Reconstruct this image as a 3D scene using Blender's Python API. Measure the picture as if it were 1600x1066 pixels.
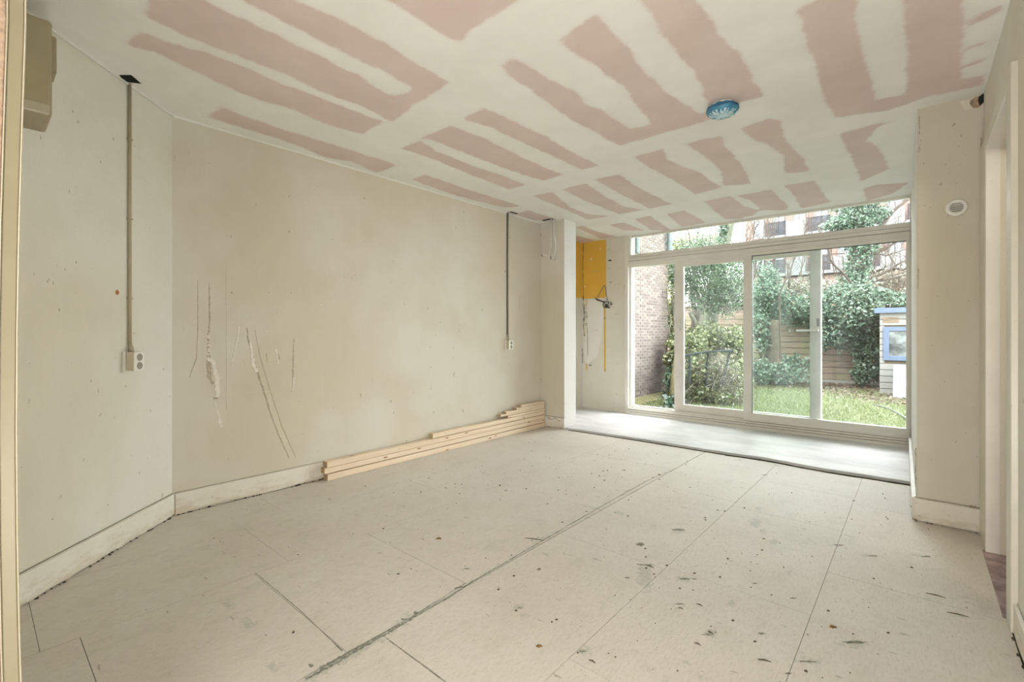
import bpy, math, random
import numpy as np
from mathutils import Vector, Matrix
for o in list(bpy.data.objects): bpy.data.objects.remove(o)
SC = bpy.context.scene; COL = SC.collection
# ------------------------------------------------------------------ camera, sky, lights, exposure
F, YAW, CY, HC, H = 732.1, math.radians(40.82), 520.76, 1.18, 2.59
S_, C_ = math.sin(YAW), math.cos(YAW)
cam = bpy.data.cameras.new('camera'); co = bpy.data.objects.new('camera', cam); COL.objects.link(co)
co.location = (0, 0, HC); co.rotation_euler = (math.pi/2, 0, YAW)
cam.sensor_width = 36; cam.lens = F/1600*36; cam.shift_y = (CY-533)/1600.0; cam.clip_start = .02; cam.clip_end = 300
SC.camera = co
SC.view_settings.view_transform = 'Standard'; SC.view_settings.look = 'None'
SC.view_settings.gamma = 1; SC.view_settings.use_curve_mapping = False
SC.view_settings.exposure = 0.45
W = bpy.data.worlds.new('overcast'); SC.world = W; W.use_nodes = True
wn = W.node_tree.nodes; wl = W.node_tree.links
bg = wn['Background']; bg.inputs['Strength'].default_value = 11.3
tcw = wn.new('ShaderNodeTexCoord'); nzw = wn.new('ShaderNodeTexNoise'); nzw.inputs['Scale'].default_value = 2.2
rw = wn.new('ShaderNodeValToRGB'); rw.color_ramp.elements[0].color = (.82, .88, .95, 1); rw.color_ramp.elements[1].color = (1, 1, 1, 1)
rw.color_ramp.elements[0].position = .3; rw.color_ramp.elements[1].position = .6
wl.new(tcw.outputs['Generated'], nzw.inputs['Vector']); wl.new(nzw.outputs['Fac'], rw.inputs['Fac']); wl.new(rw.outputs['Color'], bg.inputs['Color'])
def area(name, loc, tgt, sx, sy, power, color):
    L = bpy.data.lights.new(name, 'AREA'); L.shape = 'RECTANGLE'; L.size = sx; L.size_y = sy; L.energy = power; L.color = color
    o = bpy.data.objects.new(name, L); COL.objects.link(o); o.location = loc
    o.rotation_euler = (Vector(tgt)-Vector(loc)).to_track_quat('-Z', 'Y').to_euler()
    return o
# added fill light in the unseen room behind the camera, brightens the interior
area('front_room_fill', (1.5, -2.3, 1.5), (-2.2, 2.6, 1.2), 1.8, 2.0, 95, (1, .985, .95))
# added low fill light, out of view, aimed up across room and ceiling
area('low_room_fill', (.1, .12, .45), (-.85, 2.9, 2.15), .4, .4, 25, (1, .98, .95))
hl = bpy.data.lights.new('hall_fill', 'POINT'); hl.energy = 16; hl.color = (1, .93, .82); hl.shadow_soft_size = .12  # added point light to brighten the hall behind the right doorway
ho = bpy.data.objects.new('hall_fill', hl); COL.objects.link(ho); ho.location = (1.2, 2.3, 2.3)
sn = bpy.data.lights.new('hazy_sun', 'SUN'); sn.energy = .4; sn.angle = math.radians(25); sn.color = (1, .97, .9)
so = bpy.data.objects.new('hazy_sun', sn); COL.objects.link(so); so.rotation_euler = (math.radians(38), 0, math.radians(35))

# ------------------------------------------------------------------ pixel -> real plane helpers
def ray(u, v):
    x = (u-800)/F; z = (CY-v)/F
    return (C_*x-S_, S_*x+C_, z)
def onz(u, v, z=0.):
    r = ray(u, v); t = (z-HC)/r[2]; return (r[0]*t, r[1]*t, z)
def ony(u, v, Y):
    r = ray(u, v); t = Y/r[1]; return (r[0]*t, Y, HC+r[2]*t)
def onx(u, v, X):
    r = ray(u, v); t = X/r[0]; return (X, r[1]*t, HC+r[2]*t)
def ond(u, v, d):
    r = ray(u, v); return (r[0]*d, r[1]*d, HC+r[2]*d)
DC = -2.785   # diagonal wall: X + Y = DC
def ong(u, v, off=0.):
    r = ray(u, v); t = (DC+off*1.4142)/(r[0]+r[1]); return (r[0]*t, r[1]*t, HC+r[2]*t)

# ------------------------------------------------------------------ materials
def nmat(name):
    m = bpy.data.materials.new(name); m.use_nodes = True
    nt = m.node_tree; b = nt.nodes['Principled BSDF']
    return m, nt, b
def N(nt, t, **k):
    n = nt.nodes.new(t)
    for a, v in k.items():
        if a in n.inputs: n.inputs[a].default_value = v
        else: setattr(n, a, v)
    return n
def coord(nt, scale=(1, 1, 1)):
    tc = N(nt, 'ShaderNodeTexCoord'); mp = N(nt, 'ShaderNodeMapping'); mp.inputs['Scale'].default_value = scale
    nt.links.new(tc.outputs['Object'], mp.inputs['Vector']); return mp.outputs['Vector']
def noise(nt, vec, scale, detail=4, rough=.6):
    n = N(nt, 'ShaderNodeTexNoise'); n.inputs['Scale'].default_value = scale; n.inputs['Detail'].default_value = detail
    n.inputs['Roughness'].default_value = rough; nt.links.new(vec, n.inputs['Vector']); return n.outputs['Fac']
def ramp(nt, fac, a, b, ca=(0, 0, 0, 1), cb=(1, 1, 1, 1)):
    r = N(nt, 'ShaderNodeValToRGB'); r.color_ramp.elements[0].position = a; r.color_ramp.elements[1].position = b
    r.color_ramp.elements[0].color = ca; r.color_ramp.elements[1].color = cb
    nt.links.new(fac, r.inputs['Fac']); return r.outputs['Color']
def mix(nt, fac, a, b, blend='MIX'):
    n = N(nt, 'ShaderNodeMix', data_type='RGBA', blend_type=blend)
    for s, v in ((n.inputs['Factor'], fac), (n.inputs['A'], a), (n.inputs['B'], b)):
        pass
    def put(sock, v):
        if isinstance(v, (int, float)): sock.default_value = v
        elif isinstance(v, tuple): sock.default_value = v if len(v) == 4 else (*v, 1)
        else: nt.links.new(v, sock)
    put(n.inputs[0], fac); put(n.inputs[6], a); put(n.inputs[7], b)
    return n.outputs[2]
def math_(nt, op, a, b=0., c=None):
    n = N(nt, 'ShaderNodeMath', operation=op)
    for i, v in enumerate((a, b) if c is None else (a, b, c)):
        if isinstance(v, (int, float)): n.inputs[i].default_value = v
        else: nt.links.new(v, n.inputs[i])
    return n.outputs[0]
def bump(nt, b, h, strength=.3, dist=.01):
    n = N(nt, 'ShaderNodeBump'); n.inputs['Strength'].default_value = strength; n.inputs['Distance'].default_value = dist
    nt.links.new(h, n.inputs['Height']); nt.links.new(n.outputs['Normal'], b.inputs['Normal'])
def sm(nt, x, a, b):
    n = N(nt, 'ShaderNodeMapRange', interpolation_type='SMOOTHSTEP'); n.inputs['From Min'].default_value = a; n.inputs['From Max'].default_value = b
    nt.links.new(x, n.inputs['Value']); return n.outputs['Result']
def plain(name, col, rough=.6, var=.08, scale=8, bmp=.1, metal=0., dirt=0., dirtcol=(.25, .2, .13)):
    m, nt, b = nmat(name)
    v = coord(nt); n1 = noise(nt, v, scale); 
    lo = tuple(c*(1-var) for c in col); hi = tuple(min(1, c*(1+var)) for c in col)
    c = ramp(nt, n1, .35, .65, (*lo, 1), (*hi, 1))
    if dirt:
        n2 = noise(nt, v, 60, 3, .7)
        c = mix(nt, math_(nt, 'MULTIPLY', sm(nt, n2, .66, .74), dirt), c, dirtcol)
    nt.links.new(c, b.inputs['Base Color'])
    b.inputs['Roughness'].default_value = rough; b.inputs['Metallic'].default_value = metal
    if rough >= .8: b.inputs['Specular IOR Level'].default_value = .08
    if bmp: bump(nt, b, noise(nt, v, scale*6, 3), bmp, .004)
    return m
def wallmat(name, col, speck=.5, blotch=(.93, .9, .82)):
    m, nt, b = nmat(name); v = coord(nt)
    big = noise(nt, v, .9, 3, .5)
    c = mix(nt, sm(nt, big, .4, .62), col, tuple(a*k for a, k in zip(col, blotch)))
    mid = noise(nt, v, 4.5, 5, .7); c = mix(nt, math_(nt, 'MULTIPLY', sm(nt, mid, .45, .7), .22), c, tuple(a*k for a, k in zip(col, (.86, .83, .76))))
    # vertical brushing / lining paper seams
    vs = coord(nt, (9, 9, .6)); st = noise(nt, vs, 1.5, 4, .7)
    c = mix(nt, math_(nt, 'MULTIPLY', sm(nt, st, .5, .7), .07), c, tuple(min(1, a*1.13) for a in col))
    fine = noise(nt, coord(nt, (1, 1, 2.2)), 120, 4, .8)
    c = mix(nt, math_(nt, 'MULTIPLY', sm(nt, fine, .48, .68), .22), c, tuple(a*.62 for a in col))
    sp = noise(nt, coord(nt, (1, 1, .6)), 26, 2, .5)
    c = mix(nt, math_(nt, 'MULTIPLY', sm(nt, sp, .735, .77), speck), c, (.2, .16, .1))
    sc = noise(nt, coord(nt, (1, 1, .12)), 45, 2, .5)
    c = mix(nt, math_(nt, 'MULTIPLY', sm(nt, sc, .74, .78), speck*.35), c, (.3, .25, .17))
    nt.links.new(c, b.inputs['Base Color']); b.inputs['Roughness'].default_value = .82
    bump(nt, b, noise(nt, coord(nt, (1, 1, 1.6)), 260, 3, .7), .35, .002)
    return m
M = {}
M['wall'] = wallmat('aged_lining_paper', (.69, .65, .565))
M['wall_light'] = wallmat('pale_lining_paper', (.75, .725, .65), .35)
M['wall_white'] = wallmat('white_plaster_paint', (.82, .81, .77), .3, (.97, .96, .94))
M['trim'] = plain('cream_gloss_paint', (.69, .655, .56), .35, .05, 5, .05, dirt=.5)
M['skirt'] = plain('dirty_white_skirting', (.78, .73, .65), .5, .1, 7, .15, dirt=.7)
def skirtmat():
    m, nt, b = nmat('stained_white_skirting'); v = coord(nt)
    c = ramp(nt, noise(nt, v, 6), .3, .7, (.74, .69, .60, 1), (.80, .76, .68, 1))
    sx = N(nt, 'ShaderNodeSeparateXYZ'); nt.links.new(v, sx.inputs[0])
    st = math_(nt, 'ADD', noise(nt, coord(nt, (1, 1, 3)), 7, 5, .7), math_(nt, 'MULTIPLY', sx.outputs[2], -2.2))
    c = mix(nt, math_(nt, 'MULTIPLY', sm(nt, st, .30, .58), .5), c, (.52, .41, .26))
    c = mix(nt, math_(nt, 'MULTIPLY', sm(nt, noise(nt, v, 45, 3, .7), .66, .73), .6), c, (.27, .21, .14))
    nt.links.new(c, b.inputs['Base Color']); b.inputs['Roughness'].default_value = .5; bump(nt, b, noise(nt, v, 50, 3), .15, .004); return m
M['skirt'] = skirtmat()
M['frame'] = plain('white_window_paint', (.77, .745, .68), .4, .04, 4, .05, dirt=.25)
M['frame_out'] = plain('weathered_outer_frame_paint', (.62, .63, .58), .5, .06, 6, .05, dirt=.2)
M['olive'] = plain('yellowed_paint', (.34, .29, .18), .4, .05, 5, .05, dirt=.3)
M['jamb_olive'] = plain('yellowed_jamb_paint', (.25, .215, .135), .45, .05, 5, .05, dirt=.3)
M['olive_light'] = plain('pale_olive_edge', (.42, .375, .27), .35, .05, 5, .05)  # paler copy of the olive, used for highlighted jamb edges
M['dark'] = plain('dark_void', (.03, .03, .025), .9, .2, 8, 0)
M['seam_dirt'] = plain('grey_green_seam_dirt', (.27, .265, .215), .9, .35, 60, 0)
M['gap'] = plain('gap_shade_and_dirt', (.09, .075, .055), .9, .4, 60, 0)
M['plaster'] = plain('torn_white_plaster', (.78, .74, .65), .9, .08, 60, .5)
M['tear'] = plain('torn_paper_edge', (.47, .42, .32), .9, .2, 90, .4)
M['beige_plastic'] = plain('beige_plastic', (.55, .49, .36), .4, .03, 8, 0)
M['white_plastic'] = plain('white_plastic', (.82, .80, .74), .35, .02, 8, 0)
M['grey_plastic'] = plain('grey_plastic', (.30, .28, .22), .5, .05, 8, 0)
M['vent_grey'] = plain('vent_grey', (.26, .27, .25), .6, .1, 30, 0)
M['blue_plastic'] = plain('blue_film_cover', (.07, .27, .42), .2, .25, 40, .3)
M['blue_dark'] = plain('dark_blue_fold', (.03, .12, .28), .3, .2, 40, .2)
M['blue_light'] = plain('clear_blue_film', (.50, .68, .74), .15, .15, 30, .2)
M['pipe'] = plain('painted_conduit', (.42, .37, .25), .45, .06, 9, 0)
M['black'] = plain('black_insulation', (.03, .03, .03), .5, .2, 9, 0)
M['yellow'] = wallmat('yellow_wall_paint', (.80, .50, .085), .35, (.94, .93, .9))
M['chrome'] = plain('chrome', (.7, .7, .68), .2, .05, 9, 0, 1.)
M['rust'] = plain('rust_and_raw_wood', (.42, .17, .05), .8, .3, 50, .3)
M['grey_cable'] = plain('grey_cable', (.25, .24, .2), .6, .2, 30, 0)
M['hose'] = plain('grey_hose', (.075, .08, .07), .6, .1, 20, 0)
M['debris'] = plain('dark_crumbs', (.09, .075, .05), .9, .4, 50, .3)
M['chip'] = plain('brown_wood_chip', (.22, .13, .05), .9, .3, 50, .3)
M['broken'] = plain('exposed_masonry', (.42, .30, .22), .95, .25, 50, .6)
M['bark'] = plain('bark', (.065, .055, .04), .95, .35, 25, .7)
M['bark_pale'] = plain('pale_green_bark', (.14, .14, .105), .95, .3, 18, .6)
M['bark_mid'] = plain('grey_green_bark', (.085, .09, .065), .95, .3, 18, .6)
M['twig'] = plain('bare_twig', (.055, .043, .035), .9, .3, 30, 0)
M['post'] = plain('mossy_old_post', (.12, .11, .06), .95, .25, 18, .5)
M['rail'] = plain('dark_blue_grey_rail', (.02, .026, .03), .8, .25, 18, .3)
M['shed_blue'] = plain('shed_blue_paint', (.055, .08, .13), .5, .08, 8, .1)
M['downpipe'] = plain('green_grey_downpipe', (.05, .075, .07), .5, .1, 6, .05)
M['hall_floor'] = plain('hall_stone_floor', (.30, .22, .22), .5, .45, 9, .2, dirt=.6, dirtcol=(.45, .42, .4))
M['mortar'] = plain('pale_mortar', (.215, .195, .17), .95, .12, 12, .4)
M['soil'] = plain('leaf_soil', (.075, .052, .036), .95, .4, 12, .6)
M['litter'] = plain('brown_leaf_litter', (.30, .19, .12), .9, .5, 5, 0)
M['concrete_out'] = plain('garden_edging', (.18, .17, .15), .9, .1, 8, .3)
M['bldg_white'] = plain('far_white_paint', (.135, .135, .135), .8, .03, 1, 0)
M['bldg_rail'] = plain('far_railing', (.03, .03, .035), .8, .1, 1, 0)
def brickmat(name, cols, scale=1.):
    m, nt, b = nmat(name); v = coord(nt)
    a = N(nt, 'ShaderNodeAttribute', attribute_name='shade')
    c = ramp(nt, a.outputs['Fac'], 0, 1, (*cols[0], 1), (*cols[1], 1))
    c = mix(nt, math_(nt, 'MULTIPLY', sm(nt, noise(nt, v, 25, 4, .7), .5, .7), .4), c, tuple(x*.55 for x in cols[0]))
    nt.links.new(c, b.inputs['Base Color']); b.inputs['Roughness'].default_value = .9
    bump(nt, b, noise(nt, v, 80, 3), .5, .005); return m
M['brick'] = brickmat('weathered_brick', ((.078, .064, .054), (.15, .128, .107)))
def farbrick():
    m, nt, b = nmat('far_red_brick'); v = coord(nt, (1, 1, 1))
    br = N(nt, 'ShaderNodeTexBrick'); br.inputs['Scale'].default_value = 4; br.inputs['Color1'].default_value = (.13, .08, .065, 1)
    br.inputs['Color2'].default_value = (.17, .105, .085, 1); br.inputs['Mortar'].default_value = (.19, .165, .15, 1)
    mp = N(nt, 'ShaderNodeMapping'); mp.inputs['Rotation'].default_value = (math.pi/2, 0, 0); nt.links.new(v, mp.inputs['Vector'])
    nt.links.new(mp.outputs['Vector'], br.inputs['Vector']); nt.links.new(br.outputs['Color'], b.inputs['Base Color'])
    b.inputs['Roughness'].default_value = .9; return m
M['far_brick'] = farbrick()
def pine():
    m, nt, b = nmat('planed_pine'); v = coord(nt, (7, .25, 7))
    n1 = noise(nt, v, 6, 5, .6)
    c = ramp(nt, n1, .3, .7, (.78, .62, .44, 1), (.86, .74, .58, 1))
    w = N(nt, 'ShaderNodeTexWave', wave_type='BANDS', bands_direction='Z'); w.inputs['Scale'].default_value = 14; w.inputs['Distortion'].default_value = 7; w.inputs['Detail'].default_value = 3
    nt.links.new(coord(nt, (1, .09, 1)), w.inputs['Vector'])
    c = mix(nt, math_(nt, 'MULTIPLY', w.outputs['Fac'], .15), c, (.60, .42, .25))
    vo = N(nt, 'ShaderNodeTexVoronoi', feature='F1'); vo.inputs['Scale'].default_value = 5.5
    nt.links.new(coord(nt, (2.2, .75, 3.4)), vo.inputs['Vector'])
    k = sm(nt, vo.outputs['Distance'], .13, .07)
    c = mix(nt, k, c, (.27, .13, .05))
    nt.links.new(c, b.inputs['Base Color']); b.inputs['Roughness'].default_value = .6
    return m
M['pine'] = pine()
def endgrain():
    m, nt, b = nmat('pine_end_grain'); w = N(nt, 'ShaderNodeTexWave', wave_type='RINGS', rings_direction='Y'); w.inputs['Scale'].default_value = 30
    nt.links.new(coord(nt), w.inputs['Vector']); c = mix(nt, w.outputs['Fac'], (.36, .24, .13), (.48, .34, .2))
    nt.links.new(c, b.inputs['Base Color']); b.inputs['Roughness'].default_value = .8; return m
M['pine_end'] = endgrain()
def fencemat():
    m, nt, b = nmat('old_fence_board'); v = coord(nt, (.8, 8, 8))
    c = ramp(nt, noise(nt, v, 4, 5), .3, .7, (.085, .06, .042, 1), (.20, .15, .105, 1))
    c = mix(nt, math_(nt, 'MULTIPLY', sm(nt, noise(nt, coord(nt), 1.6, 3), .5, .65), .6), c, (.14, .14, .065))
    nt.links.new(c, b.inputs['Base Color']); b.inputs['Roughness'].default_value = .9; return m
M['fence'] = fencemat()
def shedmat():
    m, nt, b = nmat('flaking_white_board'); v = coord(nt, (1, 6, 6))
    c = mix(nt, sm(nt, noise(nt, v, 5, 5, .7), .55, .7), (.17, .167, .155), (.10, .085, .07))
    nt.links.new(c, b.inputs['Base Color']); b.inputs['Roughness'].default_value = .8; return m
M['shed'] = shedmat()
def leafmat(name, dark, light, odd=(.35, .3, .12)):
    m, nt, b = nmat(name)
    a = N(nt, 'ShaderNodeAttribute', attribute_name='shade')
    c = ramp(nt, a.outputs['Fac'], 0, .9, (*dark, 1), (*light, 1))
    c = mix(nt, sm(nt, a.outputs['Fac'], .984, .987), c, odd)
    nt.links.new(c, b.inputs['Base Color']); b.inputs['Roughness'].default_value = .27
    tr = N(nt, 'ShaderNodeBsdfTranslucent'); nt.links.new(c, tr.inputs['Color'])
    mx = N(nt, 'ShaderNodeMixShader'); mx.inputs[0].default_value = .3
    out = nt.nodes['Material Output']; nt.links.new(b.outputs[0], mx.inputs[1]); nt.links.new(tr.outputs[0], mx.inputs[2]); nt.links.new(mx.outputs[0], out.inputs['Surface'])
    return m
M['ivy'] = leafmat('ivy_leaf', (.007, .024, .012), (.12, .18, .12), (.17, .10, .06))
M['holly'] = leafmat('holly_leaf', (.008, .026, .009), (.09, .14, .07), (.2, .2, .17))
M['bramble'] = leafmat('bramble_leaf', (.035, .055, .018), (.20, .22, .10), (.2, .13, .08))
M['dry'] = leafmat('dry_twiggy_growth', (.08, .07, .05), (.16, .15, .115), (.2, .13, .08))
M['blade'] = leafmat('grass_blade', (.06, .09, .03), (.21, .23, .11), (.22, .19, .11))
M['litterleaf'] = leafmat('fallen_leaf', (.04, .026, .018), (.15, .10, .075), (.22, .19, .15))
def grassmat():
    m, nt, b = nmat('mossy_lawn'); v = coord(nt)
    c = ramp(nt, noise(nt, v, 3, 6, .7), .35, .65, (.06, .09, .034, 1), (.12, .145, .06, 1))
    nt.links.new(c, b.inputs['Base Color']); b.inputs['Roughness'].default_value = .95
    bump(nt, b, noise(nt, v, 30, 4), .8, .03); return m
M['grass'] = grassmat()
def glass(name, tint, rough=0.0, haze=0.):
    m, nt, b = nmat(name); nt.nodes.remove(b)
    t = N(nt, 'ShaderNodeBsdfTransparent'); t.inputs['Color'].default_value = (*tint, 1)
    g = N(nt, 'ShaderNodeBsdfGlossy'); g.inputs['Roughness'].default_value = rough
    fr = N(nt, 'ShaderNodeFresnel'); fr.inputs['IOR'].default_value = 1.45
    mx = N(nt, 'ShaderNodeMixShader'); nt.links.new(fr.outputs[0], mx.inputs[0]); nt.links.new(t.outputs[0], mx.inputs[1]); nt.links.new(g.outputs[0], mx.inputs[2])
    o = mx.outputs[0]
    if haze:
        d = N(nt, 'ShaderNodeBsdfTranslucent'); d.inputs['Color'].default_value = (.9, .93, .92, 1)
        m2 = N(nt, 'ShaderNodeMixShader')
        f = math_(nt, 'MULTIPLY', sm(nt, noise(nt, coord(nt, (1, 1, .4)), 3, 4), .3, .8), haze)
        nt.links.new(f, m2.inputs[0]); nt.links.new(o, m2.inputs[1]); nt.links.new(d.outputs[0], m2.inputs[2]); o = m2.outputs[0]
    nt.links.new(o, nt.nodes['Material Output'].inputs['Surface']); return m
M['glass'] = glass('window_glass', (.95, .97, .96), 0, .012)
M['glass_dirty'] = glass('grimy_sliding_glass', (.91, .95, .93), 0, .03)
M['shed_glass'] = plain('dusty_shed_glass', (.10, .11, .11), .08, .7, 5, .02)
M['far_glass'] = plain('far_window_glass', (.17, .18, .21), .3, .3, .7, 0)
def ceilmat():
    m, nt, b = nmat('pink_plasterboard_with_filler'); v = coord(nt)
    a = N(nt, 'ShaderNodeAttribute', attribute_name='pink')
    n1 = noise(nt, v, 6, 5, .65); n2 = noise(nt, v, 30, 3, .6)
    d = math_(nt, 'ADD', a.outputs['Fac'], math_(nt, 'MULTIPLY', math_(nt, 'SUBTRACT', n1, .5), .07))
    d = math_(nt, 'ADD', d, math_(nt, 'MULTIPLY', math_(nt, 'SUBTRACT', n2, .5), .014))
    k = sm(nt, d, .014, -.012)
    thin = sm(nt, d, .045, -.02)
    pink = ramp(nt, noise(nt, v, 3, 4), .35, .65, (.66, .54, .495, 1), (.71, .59, .545, 1))
    fil = ramp(nt, noise(nt, v, 2.5, 4), .35, .65, (.80, .79, .735, 1), (.86, .85, .80, 1))
    fil = mix(nt, math_(nt, 'MULTIPLY', thin, .16), fil, (.65, .52, .48))
    c = mix(nt, k, fil, pink)
    nt.links.new(c, b.inputs['Base Color']); b.inputs['Roughness'].default_value = .85
    bump(nt, b, math_(nt, 'MULTIPLY', k, -1.), .25, .004); return m
M['ceiling'] = ceilmat()
def floormat():
    m, nt, b = nmat('hardboard_underlay'); v = coord(nt)
    c = ramp(nt, noise(nt, v, 1.4, 4, .6), .35, .65, (.635, .585, .52, 1), (.685, .645, .58, 1))
    w = noise(nt, coord(nt, (5, 1.0, 1)), 24, 6, .8)
    c = mix(nt, math_(nt, 'MULTIPLY', sm(nt, w, .46, .68), .42), c, (.43, .385, .30))
    g2 = noise(nt, coord(nt, (2.2, 1, 1)), 5, 6, .75)
    c = mix(nt, math_(nt, 'MULTIPLY', sm(nt, g2, .5, .66), .3), c, (.50, .47, .39))
    f = noise(nt, coord(nt, (1, 2.6, 1)), 110, 3, .6)
    c = mix(nt, math_(nt, 'MULTIPLY', sm(nt, f, .58, .72), .5), c, (.34, .29, .22))
    s1 = noise(nt, coord(nt, (2.4, 1, 1)), 17, 3, .6)
    c = mix(nt, math_(nt, 'MULTIPLY', sm(nt, s1, .69, .735), .6), c, (.33, .33, .26))
    s2 = noise(nt, coord(nt, (1, 3.5, 1)), 9, 2, .6)
    c = mix(nt, math_(nt, 'MULTIPLY', sm(nt, s2, .70, .73), .55), c, (.24, .21, .16))
    a = N(nt, 'ShaderNodeAttribute', attribute_name='scar')
    d = math_(nt, 'ADD', a.outputs['Fac'], math_(nt, 'MULTIPLY', math_(nt, 'SUBTRACT', noise(nt, v, 22, 5, .85), .46), .17))
    inner = sm(nt, d, .004, -.008)
    st = noise(nt, coord(nt, (9, 2, 1)), 40, 4, .8)
    sc = mix(nt, sm(nt, st, .4, .6), (.52, .53, .46), (.30, .31, .26))
    c = mix(nt, math_(nt, 'MULTIPLY', inner, .55), c, sc)
    nt.links.new(c, b.inputs['Base Color']); b.inputs['Roughness'].default_value = .6
    hh = math_(nt, 'SUBTRACT', noise(nt, v, 150, 3, .7), math_(nt, 'MULTIPLY', inner, 2.))
    bump(nt, b, hh, .25, .002); return m
M['floor'] = floormat()
def slabmat():
    m, nt, b = nmat('levelled_screed'); v = coord(nt)
    c = ramp(nt, noise(nt, coord(nt, (.7, 1.9, 1)), 2.0, 6, .7), .35, .68, (.56, .57, .57, 1), (.80, .80, .81, 1))
    c = mix(nt, math_(nt, 'MULTIPLY', sm(nt, noise(nt, coord(nt, (1, 4, 1)), 3, 6, .8), .62, .68), .5), c, (.33, .32, .29))
    nt.links.new(c, b.inputs['Base Color']); b.inputs['Roughness'].default_value = .5
    bump(nt, b, noise(nt, v, 14, 5), .3, .004); return m
M['slab'] = slabmat()

# ------------------------------------------------------------------ mesh helpers
class MB:
    def __init__(s): s.v = []; s.f = []; s.m = []
    def add(s, vs, fs, mi=0):
        k = len(s.v); s.v += [tuple(p) for p in vs]; s.f += [tuple(i+k for i in f) for f in fs]; s.m += [mi]*len(fs); return s
    def box(s, a, b, mi=0):
        x0, y0, z0 = a; x1, y1, z1 = b
        if x0 > x1: x0, x1 = x1, x0
        if y0 > y1: y0, y1 = y1, y0
        if z0 > z1: z0, z1 = z1, z0
        return s.add([(x0, y0, z0), (x1, y0, z0), (x1, y1, z0), (x0, y1, z0), (x0, y0, z1), (x1, y0, z1), (x1, y1, z1), (x0, y1, z1)],
              [(3, 2, 1, 0), (4, 5, 6, 7), (0, 1, 5, 4), (1, 2, 6, 5), (2, 3, 7, 6), (3, 0, 4, 7)], mi)
    def prism(s, poly, z0, z1, mi=0):
        ar = sum(poly[i][0]*poly[(i+1) % len(poly)][1]-poly[(i+1) % len(poly)][0]*poly[i][1] for i in range(len(poly)))
        if ar < 0: poly = poly[::-1]
        n = len(poly)
        return s.add([(x, y, z0) for x, y in poly]+[(x, y, z1) for x, y in poly],
              [tuple(range(n-1, -1, -1)), tuple(range(n, 2*n))]+[(i, (i+1) % n, (i+1) % n+n, i+n) for i in range(n)], mi)
    def extr(s, pts, nrm, t, mi=0):   # planar 3-D polygon thickened along nrm
        nrm = Vector(nrm).normalized(); P = [Vector(p) for p in pts]
        cr = Vector((0, 0, 0))
        for i in range(len(P)): cr += P[i].cross(P[(i+1) % len(P)])
        if cr.dot(nrm) < 0: P = P[::-1]
        n = len(P)
        return s.add(P+[p+nrm*t for p in P], [tuple(range(n-1, -1, -1)), tuple(range(n, 2*n))]+[(i, (i+1) % n, (i+1) % n+n, i+n) for i in range(n)], mi)
    def tube(s, pts, r, n=8, mi=0):
        P = [Vector(p) for p in pts]; R = r if isinstance(r, (list, tuple)) else [r]*len(P)
        t0 = (P[1]-P[0]).normalized(); u = t0.orthogonal().normalized(); vs = []; fs = []
        for i, p in enumerate(P):
            t = ((P[min(i+1, len(P)-1)]-P[max(i-1, 0)])).normalized()
            u = (u-t*u.dot(t)).normalized(); w = t.cross(u)
            vs += [p+(u*math.cos(2*math.pi*k/n)+w*math.sin(2*math.pi*k/n))*R[i] for k in range(n)]
        for i in range(len(P)-1):
            fs += [(i*n+k, i*n+(k+1) % n, (i+1)*n+(k+1) % n, (i+1)*n+k) for k in range(n)]
        fs += [tuple(range(n-1, -1, -1)), tuple((len(P)-1)*n+k for k in range(n))]
        return s.add(vs, fs, mi)
    def lathe(s, prof, c, ax, n=40, mi=0):   # prof: (radius, height along ax)
        ax = Vector(ax).normalized(); u = ax.orthogonal().normalized(); w = ax.cross(u); c = Vector(c); vs = []; fs = []
        for r, h in prof: vs += [c+ax*h+(u*math.cos(2*math.pi*k/n)+w*math.sin(2*math.pi*k/n))*max(r, 1e-4) for k in range(n)]
        for i in range(len(prof)-1): fs += [(i*n+k, i*n+(k+1) % n, (i+1)*n+(k+1) % n, (i+1)*n+k) for k in range(n)]
        fs += [tuple(range(n-1, -1, -1)), tuple((len(prof)-1)*n+k for k in range(n))]
        return s.add(vs, fs, mi)
    def build(s, name, mats, parent=None, bevel=0., smooth=False, **props):
        me = bpy.data.meshes.new(name); me.from_pydata(s.v, [], s.f)
        for m in (mats if isinstance(mats, (list, tuple)) else [mats]): me.materials.append(M[m])
        if any(s.m): me.polygons.foreach_set('material_index', s.m)
        if smooth: me.polygons.foreach_set('use_smooth', [True]*len(me.polygons))
        me.update()
        o = bpy.data.objects.new(name, me); COL.objects.link(o)
        if parent: o.parent = parent
        if bevel:
            b = o.modifiers.new('bevel', 'BEVEL'); b.width = bevel; b.segments = 2; b.limit_method = 'ANGLE'
        for k, v in props.items(): o[k] = v
        return o
def structure(o, label=None, cat=None):
    o['kind'] = 'structure'
    if label: o['label'] = label
    if cat: o['category'] = cat
    return o
def thing(name, label, cat, group=None, loc=(0, 0, 0)):
    o = bpy.data.objects.new(name, None); COL.objects.link(o); o.location = loc; o.empty_display_size = .1
    tag(o, label, cat, group); return o
def tag(o, label, cat, group=None):
    o['label'] = label; o['category'] = cat
    if group: o['group'] = group
    return o
def sub(root, o):   # parent keeping world place (roots only ever have a translation)
    o.parent = root; o.matrix_parent_inverse = Matrix.Translation(-root.location); return o
def shade_attr(me, per, vals):
    a = me.attributes.new('shade', 'FLOAT', 'FACE'); a.data.foreach_set('value', np.repeat(vals, per).astype(np.float32))
random.seed(7); rng = np.random.default_rng(7)

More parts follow.
